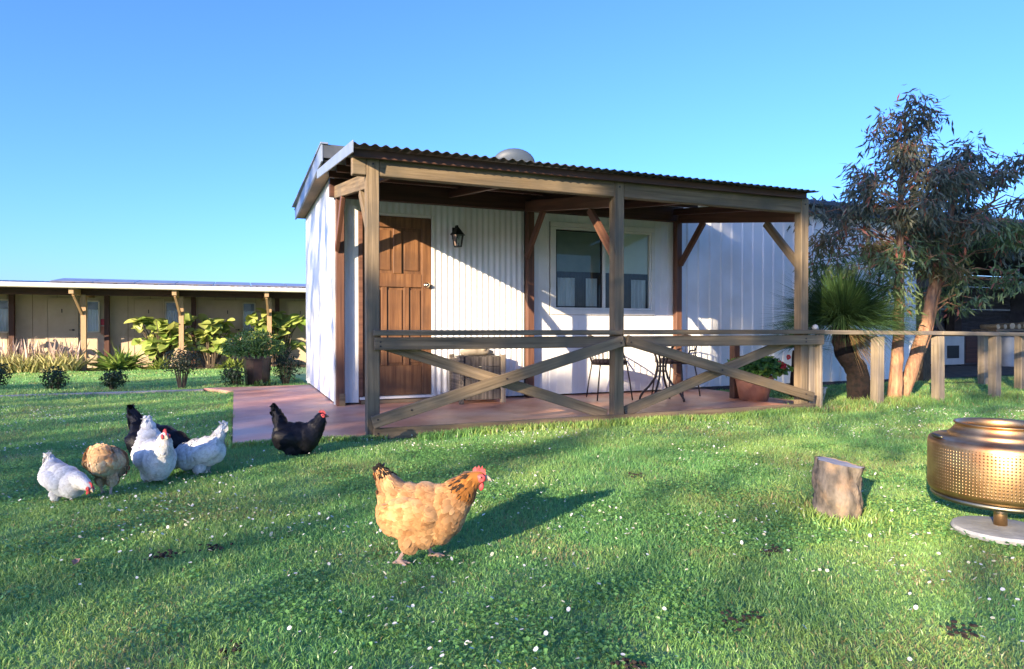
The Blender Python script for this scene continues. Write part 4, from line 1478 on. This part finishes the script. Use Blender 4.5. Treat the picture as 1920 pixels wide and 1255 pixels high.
for x in (-7.28, -4.90, -2.52, -0.16, 2.2):
    beam('post', (x, YP, zb), (x, YP, 1.82), 0.125, 0.125, M['wing_post'], wing)
    beam('knee_brace', (x - .03, YP - .05, 1.30), (x - .10, YP - .72, 1.80), 0.06, 0.08, M['wing_post'], wing)
    box('rafter_end', (x - .16, YP - .95, 1.80), (x - .05, YP + 1.8, 1.95), M['wing_post'], wing)
for x in (-6.95, -4.62, -2.3, 0.15):
    beam('wall_post', (x, 17.28, zb), (x, 17.28, 1.9), 0.13, 0.13, M['wing_dark'], wing)
box('verandah_beam', (-16, YP - .06, 1.80), (6, YP + .06, 1.98), M['wing_dark'], wing)
box('eave_lining', (-16, YP - .95, 1.965), (6, 17.42, 1.98), M['wing_dark'], wing, 0)
beam('gutter', (-16, YP - 1.02, 2.005), (6, YP - 1.02, 2.005), 0.12, 0.12, M['gutter'], wing, 0.02)
sheet('roof_sheet', (-16, YP - .98, 2.045), X, Vector((0, 1, 0.07)), Z, 22, 5.1, M['wing_roof'], wing, 0.19, 0.012, 'trap')
for i in range(8):
    x = -5.75 + i * 1.02
    o = thing('solar_panel', 'grey roof panel number %s from the left on the guest wing roof' % ('one', 'two', 'three', 'four', 'five', 'six', 'seven', 'eight')[i], 'panel', (x, YP + .9, 2.18), 'panels on the guest wing roof')
    beam('panel_face', (x + .5, YP + .35, 2.185), (x + .5, YP + 1.9, 2.36), 1.0, 0.035, M['panel'], o, 0.006)
    box('panel_bracket', (x + .45, YP + .5, 2.12), (x + .55, YP + .56, 2.20), M['black_metal'], o)
sg_ = box('small_sign', (-4.80, 17.385, 1.0), (-4.66, 17.418, 1.18), M['red_sign'], None)
tag(sg_, 'small red sign on the beige wall of the guest wing', 'sign')
sg_ = box('small_poster', (-4.80, 17.385, 0.72), (-4.68, 17.418, 0.96), M['terracotta'], None)
tag(sg_, 'faded pink notice below the red sign on the guest wing', 'notice')


# ================================================================== GARDEN PLANTS
def lavender(label, x, yy, w, h):
    t = thing('flower_clump', label, 'plant', (x, yy, -0.26), 'pale flower clumps by the guest wing')
    n = 900
    b = np.stack([x + rng.uniform(-w, w, n), yy + rng.uniform(-.45, .45, n), np.full(n, -.26)], 1)
    d = rand_unit(n) * [.6, .6, .2] + np.array([0, 0, .8])
    needles('foliage', b, d, rng.uniform(.35, .75, n) * h, rng.uniform(.02, .045, n), colmix(n, (0.36, 0.36, 0.13), (0.68, 0.62, 0.32)), rng.uniform(.05, .5, n), M['leafcol'], t)
    n = 26
    b = np.stack([x + rng.uniform(-w, w, n), yy + rng.uniform(-.25, .25, n), np.full(n, -.2)], 1)
    d = rand_unit(n) * [.35, .3, .1] + np.array([.1, 0, 1.0])
    needles('flower_spikes', b, d, rng.uniform(.65, 1.0, n) * h, rng.uniform(.04, .065, n), colmix(n, (0.50, 0.36, 0.30), (0.68, 0.55, 0.46)), rng.uniform(0, .1, n), M['leafcol'], t)


for i, x in enumerate((-7.0, -6.45, -5.9, -5.35)):
    lavender(('pale yellow flower clump at the far left edge by the guest wing', 'pale yellow flower clump second from the left edge', 'pale yellow flower clump third from the left edge', 'pale yellow flower clump beside the nearest left wing post')[i], x, 15.55, .36, 1.0)


def strappy(name, label, x, yy, n, ln, wd, c0, c1, z0=-.27):
    t = thing(name, label, 'plant', (x, yy, z0))
    d = rand_unit(n)
    d[:, 2] = np.abs(d[:, 2]) * .9 + .35
    needles('leaves', np.tile(np.array([x, yy, z0]), (n, 1)) + rng.normal(size=(n, 3)) * [.10, .10, 0], d, rng.uniform(.6, 1.1, n) * ln, rng.uniform(.7, 1.2, n) * wd,
            colmix(n, c0, c1), rng.uniform(.1, .5, n), M['leafcol'], t)
    return t


strappy('strap_leaf_plant', 'dark green strap leaved clump just right of the left wing post', -4.1, 15.7, 220, 1.0, .075, (0.10, 0.20, 0.04), (0.34, 0.44, 0.12))
strappy('low_strap_plant', 'low yellow green clump under the broad leaved plants', -3.05, 15.25, 150, .5, .05, (0.12, 0.18, 0.03), (0.30, 0.36, 0.08))


strappy('low_strap_plant', 'low yellow green clump between the middle and right wing posts', -1.2, 15.25, 150, .5, .05, (0.12, 0.18, 0.03), (0.30, 0.36, 0.08))


def broadleaf(label, x, yy, stems, hgt, spread):
    t = thing('broad_leaf_plant', label, 'plant', (x, yy, -.27), 'broad leaved plants along the guest wing')
    m = MB()
    P, DR, NR, LN, WD, C = [], [], [], [], [], []
    for i in range(stems):
        a, rr = random.uniform(0, 6.28), random.uniform(0.1, 1) * spread
        tip = Vector((x + rr * math.cos(a), yy + .4 * rr * math.sin(a), -.27 + hgt * random.uniform(.35, 1.0)))
        m.tube([(x + .3 * rr * math.cos(a), yy, -.27), tip.lerp(Vector((x, yy, 0)), .35), tip], [.018, .014, .008], 5, False)
        for k in range(3):
            d = Vector((random.uniform(-1, 1), random.uniform(-1, .6), random.uniform(-.5, .55))).normalized()
            P.append(tip - d * .05)
            DR.append(d)
            NR.append(Vector((random.uniform(-.5, .3), -.6, 1)).normalized())
            LN.append(random.uniform(.28, .42))
            WD.append(random.uniform(.20, .32))
    m.build('stems', M['bark_brown'], t)
    n = len(P)
    C = colmix(n, (0.20, 0.32, 0.06), (0.52, 0.56, 0.17))
    P, DR, NR = np.array(P), np.array(DR), np.array(NR)
    for i in range(n):
        # each leaf is a rounded, folded blade of its own
        d = DR[i] / np.linalg.norm(DR[i])
        s = np.cross(d, NR[i])
        s /= np.linalg.norm(s)
        u = np.cross(s, d)
        vs, fs = [], []
        ts = (0, .18, .45, .72, .92, 1)
        ws = (.08, .75, 1, .8, .4, .02)
        for q, w in zip(ts, ws):
            c = P[i] + d * LN[i] * q - u * LN[i] * .22 * q * q
            vs += [tuple(c - s * WD[i] * .5 * w + u * .18 * WD[i] * w), tuple(c), tuple(c + s * WD[i] * .5 * w + u * .18 * WD[i] * w)]
        for k in range(5):
            fs += [(3 * k, 3 * k + 1, 3 * k + 4, 3 * k + 3), (3 * k + 1, 3 * k + 2, 3 * k + 5, 3 * k + 4)]
        mm = MB()
        mm.add(vs, fs, tuple(C[i]))
        mm.build('leaf', M['leafcol'], t, True)


broadleaf('sunlit broad leaved plant left of the middle wing post', -3.05, 15.95, 42, 1.45, .65)
broadleaf('sunlit broad leaved plant right of the middle wing post', -1.75, 15.95, 42, 1.45, .75)
broadleaf('broad leaved plant around the wing post nearest the cottage', 0.05, 15.95, 46, 1.65, .80)
broadleaf('broad leaved plant cut by the left picture edge', -7.75, 15.95, 18, 1.35, .5)


def shrub(name, label, c, r, n, ca, cb, stems=True, lsize=.04, squash=1.0, stem_h=0.0):
    t = thing(name, label, 'shrub', (c[0], c[1], 0), 'small clipped shrubs by the path')
    m = MB()
    for i in range(6 if stems else 3):
        a = random.uniform(0, 6.28)
        q = r * .55
        m.tube([(c[0] + .04 * math.cos(a), c[1] + .04 * math.sin(a), -.02), (c[0] + q * math.cos(a) * .7, c[1] + q * math.sin(a) * .7, c[2] - r * .1), (c[0] + q * math.cos(a), c[1] + q * math.sin(a), c[2] + r * .4)], [.014, .010, .004], 6)
    m.build('stems', M['bark_brown'], t)
    d = rand_unit(n)
    rad = r * (rng.random((n, 1)) ** .4) * (0.82 + .36 * vnoise(d[:, 0] * 2, d[:, 1] * 2 + d[:, 2] * 2, 1.5, int(abs(c[0]) * 100))[:, None])
    p = np.array(c) + d * rad * np.array([1, 1, squash])
    leaf_mesh('foliage', p, rand_unit(n) + d * .6, d + .5 * rand_unit(n), rng.uniform(.7, 1.2, n) * lsize, rng.uniform(.5, .8, n) * lsize, colmix(n, ca, cb, .2), M['leafcol'], t)
    return t


dk, dg_ = (0.012, 0.030, 0.014), (0.045, 0.080, 0.030)
shrub('ball_shrub', 'dark clipped shrub cut by the left picture edge', (-4.42, 6.70, .20), .21, 700, dk, dg_)
shrub('ball_shrub', 'round dark clipped shrub second from the left edge', (-3.54, 6.14, .165), .175, 700, dk, dg_)
shrub('ball_shrub', 'round dark clipped shrub third from the left edge', (-2.74, 5.86, .155), .175, 700, dk, dg_, squash=.8)
shrub('stemmed_shrub', 'taller bushy shrub on several bare stems beside the path', (-1.83, 5.86, .40), .29, 900, (0.02, 0.035, 0.02), (0.07, 0.085, 0.045), squash=.75)
shrub('ball_shrub', 'round dark shrub left of the dark pot', (-1.10, 5.72, .17), .19, 700, dk, dg_)
shrub('ball_shrub', 'dark shrub between the dark pot and the cottage wall', (-0.30, 6.05, .27), .25, 900, dk, dg_, squash=1.0)
pt = thing('dark_pot', 'tall dark glazed pot holding a feathery green bush', 'pot', (-0.74, 5.95, 0))
m = MB()
m.lathe([(0.001, 0.0), (0.175, 0.0), (0.19, 0.10), (0.215, 0.42)], (-0.74, 5.95, 0), 10)
m.build('pot_body', M['pot_dark'], pt)
m = MB()
m.lathe([(0.213, 0.42), (0.232, 0.425), (0.232, 0.46), (0.205, 0.465), (0.20, 0.43), (0.001, 0.43)], (-0.74, 5.95, 0), 10)
m.build('pot_rim', M['pot_dark'], pt)
fb = thing('feathery_bush', 'feathery green bush spreading from the dark pot', 'bush', (-0.74, 5.95, .45))
n = 1700
d = rand_unit(n)
d[:, 2] = np.abs(d[:, 2])
p = np.array([-0.80, 5.92, .48]) + d * np.array([.50, .42, .40]) * (rng.random((n, 1)) ** .45)
leaf_mesh('foliage', p, d + .8 * rand_unit(n), d + .5 * rand_unit(n), rng.uniform(.05, .09, n), rng.uniform(.018, .03, n), colmix(n, (0.03, 0.085, 0.02), (0.10, 0.19, 0.045)), M['leafcol'], fb)
m = MB()
for i in range(7):
    a = random.uniform(0, 6.28)
    m.tube([(-.74, 5.95, .43), (-.76 + .3 * math.cos(a), 5.94 + .25 * math.sin(a), .68)], [.012, .004], 5)
m.build('stems', M['bark_brown'], fb)
strappy('pot_ground_cover', 'low green ground cover at the foot of the dark pot', -0.66, 5.62, 60, .16, .03, (0.03, 0.08, 0.02), (0.09, 0.16, 0.04), 0.0)

# ================================================================== TREES BEHIND THE CAMERA (unseen, shaped to shade the lawn)
PY = -19.0
dirn = np.array(SUN)
SX, SZ = -9.73, 3.276


def top_of(q):  # skyline shaped by where sun and shade should fall
    pts = [(-60, 12.5), (-45, 10.6), (-38, 10.1), (-31, 9.3), (-28.5, 12.2), (-20.6, 12.2), (-19.9, 7.3), (-16, 6.95), (-14.55, 6.9), (-14.25, 9.8), (-13.2, 10.3), (-12, 10.6), (-9.6, 10.9), (-2, 11.5), (8, 9)]
    return np.interp(q, [a + SX for a, _ in pts], [b + SZ for _, b in pts])


# openings cut in the foliage for chosen sun patches, in the row's own plane: (centre along the row, height, half width, half height, slope)
SUN_GAPS = [(-13.5, 4.70, 1.1, .20, 0.05), (-15.2, 5.42, 1.6, .17, .10), (-14.0, 5.60, .7, .16, 0.05), (-11.8, 4.86, .8, .19, .10),
        (-10.1, 4.15, .75, .32, 0.0), (-9.75, 4.45, .45, .30, .0), (-10.45, 6.05, .5, .32, 0), (-10.35, 6.75, .5, .42, 0.0), (-10.0, 6.50, .8, .18, .1), (-21.6, 8.3, .26, 1.5, 0), (-22.9, 8.0, .22, 1.3, 0), (-20.6, 8.6, .24, 1.7, 0),
        (-15.6, 6.10, .35, .24, 0.0), (-11.9, 7.45, .45, .35, 0), (-24.3, 8.2, .18, .9, 0), (-12.2, 5.9, .7, .2, .1)]
nb = 210000
q = rng.uniform(-60, 4, nb)
tp = top_of(q)
zz = 2.0 + rng.random(nb) * (tp - 1.7)
ragged = tp - 0.35 * vnoise(q, zz * 0, 2.2, 21) + .15
keep = zz < ragged
for (cx, cz, hw, hh, sl) in SUN_GAPS:
    cx, cz = cx + SX, cz + SZ
    e = ((q - cx) / hw) ** 2 + ((zz - cz - sl * (q - cx)) / hh) ** 2
    keep &= e > 1.0
# leaf density set zone by zone for how much sun should pass
dense = np.where(q - SX < -17.5, 0.19, 0.27)
dense = np.where((q - SX > -17.4) & (q - SX < -11.6) & (zz - SZ > 5.72) & (zz - SZ < 6.85), 1.0, dense)
dense = np.where((q - SX > -9.3) & (zz - SZ > 5.2), .6, dense)
dense = np.where((q - SX > -14.4) & (zz - SZ > 7.3), np.where((q - SX > -11.3) & (q - SX < -9.9), .2, .6), dense)
keep &= rng.random(nb) < dense
q, zz = q[keep], zz[keep]
fine_leaf = np.where((q - SX > -17.5) & (zz - SZ < 6.9), .5, 1.0)
tt = rng.uniform(-1.2, 1.2, len(q))
pos = np.stack([q, np.full(len(q), PY), zz], 1) + dirn * tt[:, None]
edges = np.linspace(-60, 4, 9)
names = ('first', 'second', 'third', 'fourth', 'fifth', 'sixth', 'seventh', 'eighth')
for i in range(8):
    sel = (q >= edges[i]) & (q < edges[i + 1])
    cx = (edges[i] + edges[i + 1]) / 2
    t = thing('shade_tree', '%s tall dark unseen tree behind the viewer, crown shaped to shade the lawn' % names[i], 'tree', (cx, PY, 0), 'unseen shade trees behind the viewer')
    m = MB()
    hh = float(top_of(cx))
    m.tube([(cx, PY, -.1), (cx + .1, PY, hh * .4), (cx, PY, hh * .85)], [.13, .09, .03], 10)
    m.build('trunk', M['bark_brown'], t)
    k = int(sel.sum())
    c0 = np.clip(colmix(k, (0.015, 0.035, 0.012), (0.05, 0.085, 0.03), .2), .004, 1)
    dn = np.tile(-dirn, (k, 1)) + .5 * rand_unit(k)
    leaf_mesh('crown', pos[sel] - .08 * rand_unit(k), rand_unit(k), dn, rng.uniform(.18, .30, k) * fine_leaf[sel], rng.uniform(.16, .26, k) * fine_leaf[sel], c0, M['leafcol'], t, .05)

# ================================================================== GRASS, DAISIES, LITTER
cxp, cyp = -1.028, -5.532
fwd2, rgt2 = np.array([0.3812, 0.9245]), np.array([0.9245, -0.3812])


def scatter(d0, d1, dens, seed):
    g = np.random.default_rng(seed)
    wmax = .80 * d1 + .9
    n = int((d1 - d0) * 2 * wmax * dens)
    dd = g.uniform(d0, d1, n)
    ll = g.uniform(-wmax, wmax, n)
    ok = np.abs(ll) < .80 * dd + .9
    dd, ll = dd[ok], ll[ok]
    x = cxp + fwd2[0] * dd + rgt2[0] * ll
    yy = cyp + fwd2[1] * dd + rgt2[1] * ll
    bad = (x > -1.06) & (x < 5.24) & (yy > -.05) & (yy < 2.4)
    bad |= (x > -1.06) & (x < .05) & (yy > 2.3) & (yy < 5.24)
    bad |= (x > 0) & (yy > D)
    bad |= (x < -1.05) & (yy > 5.09 - (x + 1.5) * .0112) & (yy < 5.25 - (x + 1.5) * .0136)
    bad |= (yy > 15.3)
    bad |= ((x - 2.13) ** 2 + (yy + 3.62) ** 2 < .20 ** 2) | ((x - 1.66) ** 2 + (yy + 3.16) ** 2 < .10 ** 2)
    bad |= (x > 9.8) & (yy > 2.5)
    return x[~bad], yy[~bad]


def blade_cols(x, yy, g, n):
    p = vnoise(x, yy, .9, 31)
    p2 = vnoise(x, yy, 2.7, 32)
    p3 = vnoise(x, yy, 7.0, 33)
    mix = np.clip((p * .5 + p2 * .4 + p3 * .35 - .40) * 2.2, 0, 1)[:, None]
    c = np.array((0.200, 0.430, 0.130)) * (1 - mix) + np.array((0.340, 0.520, 0.145)) * mix
    c = c * (1 + .22 * g.normal(size=(n, 1)))
    bl = (g.random(n) < .16)
    c[bl] = c[bl] * .6 + np.array((0.12, 0.30, 0.16)) * .5
    dry = g.random(n) < (.03 + .22 * np.clip((p2 - .62) * 4, 0, 1) + .2 * np.clip((p3 - .8) * 5, 0, 1))
    c[dry] = np.array((0.42, 0.36, 0.17)) * g.uniform(.6, 1.2, (dry.sum(), 1))
    return np.clip(c, .008, .6)


def blades(x, yy, ln, wd, lean, g, two):
    n = len(x)
    z = ground_z(x, yy)
    b = np.stack([x, yy, z], 1)
    a = g.uniform(0, 2 * np.pi, n)
    s = np.stack([np.cos(a), np.sin(a), np.zeros(n)], 1)
    a2 = g.uniform(0, 2 * np.pi, n)
    le = np.stack([np.cos(a2), np.sin(a2), np.zeros(n)], 1) * (lean * g.uniform(.2, 1.2, n))[:, None]
    up = np.array([0, 0, 1.0])
    c = blade_cols(x, yy, g, n)
    tip = b + (up + le) / np.sqrt(1 + (le ** 2).sum(1, keepdims=True)) * ln[:, None]
    if not two:
        v = np.stack([b - s * wd[:, None] / 2, b + s * wd[:, None] / 2, tip], 1)
        return v.reshape(-1, 3), np.arange(n * 3).reshape(-1, 3), np.repeat(c, 3, 0)
    mid = b + (up + le * .45) / np.sqrt(1 + (.2 * le ** 2).sum(1, keepdims=True)) * (ln * .55)[:, None]
    v = np.stack([b - s * wd[:, None] * .4, b + s * wd[:, None] * .4, mid - s * wd[:, None] * .5, mid + s * wd[:, None] * .5, tip], 1).reshape(-1, 3)
    o = np.arange(n)[:, None] * 5
    f = np.concatenate([o + [[0, 1, 3]], o + [[0, 3, 2]], o + [[2, 3, 4]]], 0)
    return v, f, np.repeat(c, 5, 0)


VV, FF, CC = [], [], []
off = 0
for (d0, d1, dens, l0, l1, w, two, seed) in ((1.5, 3.6, 21000, .012, .028, .0031, True, 1), (3.6, 5.6, 12000, .014, .032, .0050, False, 2),
                                              (5.6, 8.5, 4600, .016, .04, .0090, False, 3), (8.5, 14.0, 1500, .02, .045, .015, False, 4), (14.0, 23.0, 500, .025, .05, .028, False, 5)):
    g = np.random.default_rng(seed + 50)
    x, yy = scatter(d0, d1, dens, seed)
    n = len(x)
    hv = .55 + .75 * vnoise(x, yy, 2.2, 40) + .5 * vnoise(x, yy, 6.0, 41)
    v, f, c = blades(x, yy, g.uniform(l0, l1, n) * hv, g.uniform(.7, 1.3, n) * w, 1.25, g, two)
    VV.append(v)
    FF.append(f + off)
    CC.append(c)
    off += len(v)
# longer uncut fringe against the plank, slab and fence line
g = np.random.default_rng(99)
fr = [(np.stack([g.uniform(.35, 4.85, 9000), -.10 - np.abs(g.normal(0, .06, 9000))], 1), .03, .085),
      (np.stack([g.uniform(4.8, 9.0, 6500), g.normal(.05, .16, 6500)], 1), .04, .11),
      (np.stack([-1.09 - np.abs(g.normal(0, .03, 2500)), g.uniform(-.1, 5.0, 2500)], 1), .03, .06),
      (np.stack([g.uniform(-1.1, .1, 2500), -.07 - np.abs(g.normal(0, .03, 2500))], 1), .03, .06),
      (np.stack([g.normal(1.66, .12, 1500), g.normal(-3.16, .12, 1500)], 1), .03, .06)]
for pts, a, b in fr:
    x, yy = pts[:, 0], pts[:, 1]
    ok = ((x - 1.66) ** 2 + (yy + 3.16) ** 2 > .105 ** 2)
    x, yy = x[ok], yy[ok]
    n = len(x)
    v, f, c = blades(x, yy, g.uniform(a, b, n), g.uniform(.004, .008, n), .6, g, True)
    VV.append(v)
    FF.append(f + off)
    CC.append(c * np.array([1.15, 1.05, .95]))
    off += len(v)
gr = mesh_np('grass', np.concatenate(VV), np.concatenate(FF), np.concatenate(CC), M['grasscol'])
tag(gr, 'short green grass blades covering the lawn', 'grass', kind='stuff')

# clover: small flat leaflets in patches between the blades
x, yy = scatter(1.5, 5.2, 5200, 201)
g = np.random.default_rng(202)
ok = g.random(len(x)) < np.clip((vnoise(x, yy, 1.7, 71) * .6 + vnoise(x, yy, 5.5, 72) * .5 - .56) * 5, 0, 1)
x, yy = x[ok], yy[ok]
n = len(x)
b = np.stack([x, yy, ground_z(x, yy) + g.uniform(.012, .026, n)], 1)
a = g.uniform(0, 6.28, n)
dr = np.stack([np.cos(a), np.sin(a), g.normal(0, .25, n)], 1)
cl = leaf_mesh('clover', b, dr, np.array([0, 0, 1.0]) + .35 * g.normal(size=(n, 3)), g.uniform(.010, .018, n), g.uniform(.010, .017, n),
               np.clip(np.array((0.19, 0.41, 0.12)) * (1 + .25 * g.normal(size=(n, 1))), .02, .6), M['grasscol'], None, .1)
tag(cl, 'low clover leaves growing in patches through the lawn', 'clover', kind='stuff')

# daisies: a ring of petals and a yellow eye
VV, FF, CC = [], [], []
off = 0
x, yy = scatter(1.7, 7.6, 200, 77)
g = np.random.default_rng(78)
pr_ = np.clip((vnoise(x, yy, 1.1, 61) - .42) * 2.2, 0, 1) + .05
ok = g.random(len(x)) < pr_
x, yy = x[ok], yy[ok]
ang = np.arange(7) / 7 * 2 * np.pi
for i in range(len(x)):
    r = g.uniform(.0035, .0075)
    zc = float(ground_z(x[i], yy[i])) + g.uniform(.024, .040)
    tl = g.normal(size=2) * .45 + np.array([-.1, -.25])
    vx = np.stack([x[i] + r * np.cos(ang), yy[i] + r * np.sin(ang), zc + r * (tl[0] * np.cos(ang) + tl[1] * np.sin(ang))], 1)
    VV.append(np.concatenate([vx, [[x[i], yy[i], zc - .001]]]))
    FF.append(np.array([(k, (k + 1) % 7, 7) for k in range(7)]) + off)
    CC.append(np.concatenate([np.full((7, 3), .80), [[.75, .70, .45]]]))
    off += 8
ds = mesh_np('daisies', np.concatenate(VV), np.concatenate(FF), np.concatenate(CC), M['feather'])
tag(ds, 'tiny white daisies scattered through the lawn', 'daisies', kind='stuff')

# dark clods of earth and a fallen leaf
for i, (x, yy, r, lb) in enumerate(((-1.31, -2.58, .030, 'dark clod of earth on the lawn left of the front hen'), (-1.12, -2.55, .022, 'small dark clod of earth just left of the front hen'),
                                    (-1.04, -3.52, .026, 'dark clod of earth near the bottom edge of the picture'), (0.95, -3.45, .024, 'dark clod of earth left of the stump'),
                                    (0.40, -3.91, .034, 'crumbly clod of earth in the foreground right of the front hen'), (0.95, -4.22, .028, 'dark clod of earth in the bottom right corner'),
                                    (1.22, -2.05, .03, 'dark clod of earth on the lawn up beyond the stump'), (-0.06, -4.02, .020, 'small dark clod of earth in the centre foreground'))):
    m = MB()
    for k in range(26):
        v = rng.normal(size=2) * r * .9
        rr = random.uniform(.0035, .009)
        m.sphere((x + v[0] * 1.3, yy + v[1], .010 + random.uniform(0, .012)), (rr * random.uniform(.8, 1.5), rr, rr * .6), Matrix.Rotation(random.uniform(0, 3), 4, 'Z'), 1)
    tag(m.build('loose_earth', M['clod'], None), lb.replace('clod', 'crumbs', 1), 'earth', 'crumbs of earth on the lawn', 'stuff')
m = MB()
m.add([(-1.6 + (x_ + 1.6) * .55, -2.58 + (y_ + 2.58) * .55, z_ - .012) for x_, y_, z_ in [(-1.615, -2.53, .045), (-1.575, -2.565, .050), (-1.575, -2.62, .046), (-1.60, -2.645, .042), (-1.62, -2.61, .052), (-1.600, -2.58, .040)]], [(0, 1, 5), (1, 2, 5), (2, 3, 5), (3, 4, 5), (4, 0, 5)])
m.add([(-1.6 + (x_ + 1.6) * .55, -2.58 + (y_ + 2.58) * .55, z_ - .012) for x_, y_, z_ in [(-1.615, -2.53, .043), (-1.575, -2.565, .048), (-1.575, -2.62, .044), (-1.60, -2.645, .040), (-1.62, -2.61, .050), (-1.600, -2.58, .038)]], [(5, 1, 0), (5, 2, 1), (5, 3, 2), (5, 4, 3), (5, 0, 4)])
tag(m.build('fallen_leaf', M['dry_leaf'], None), 'single reddish brown fallen leaf on the lawn at left', 'leaf')
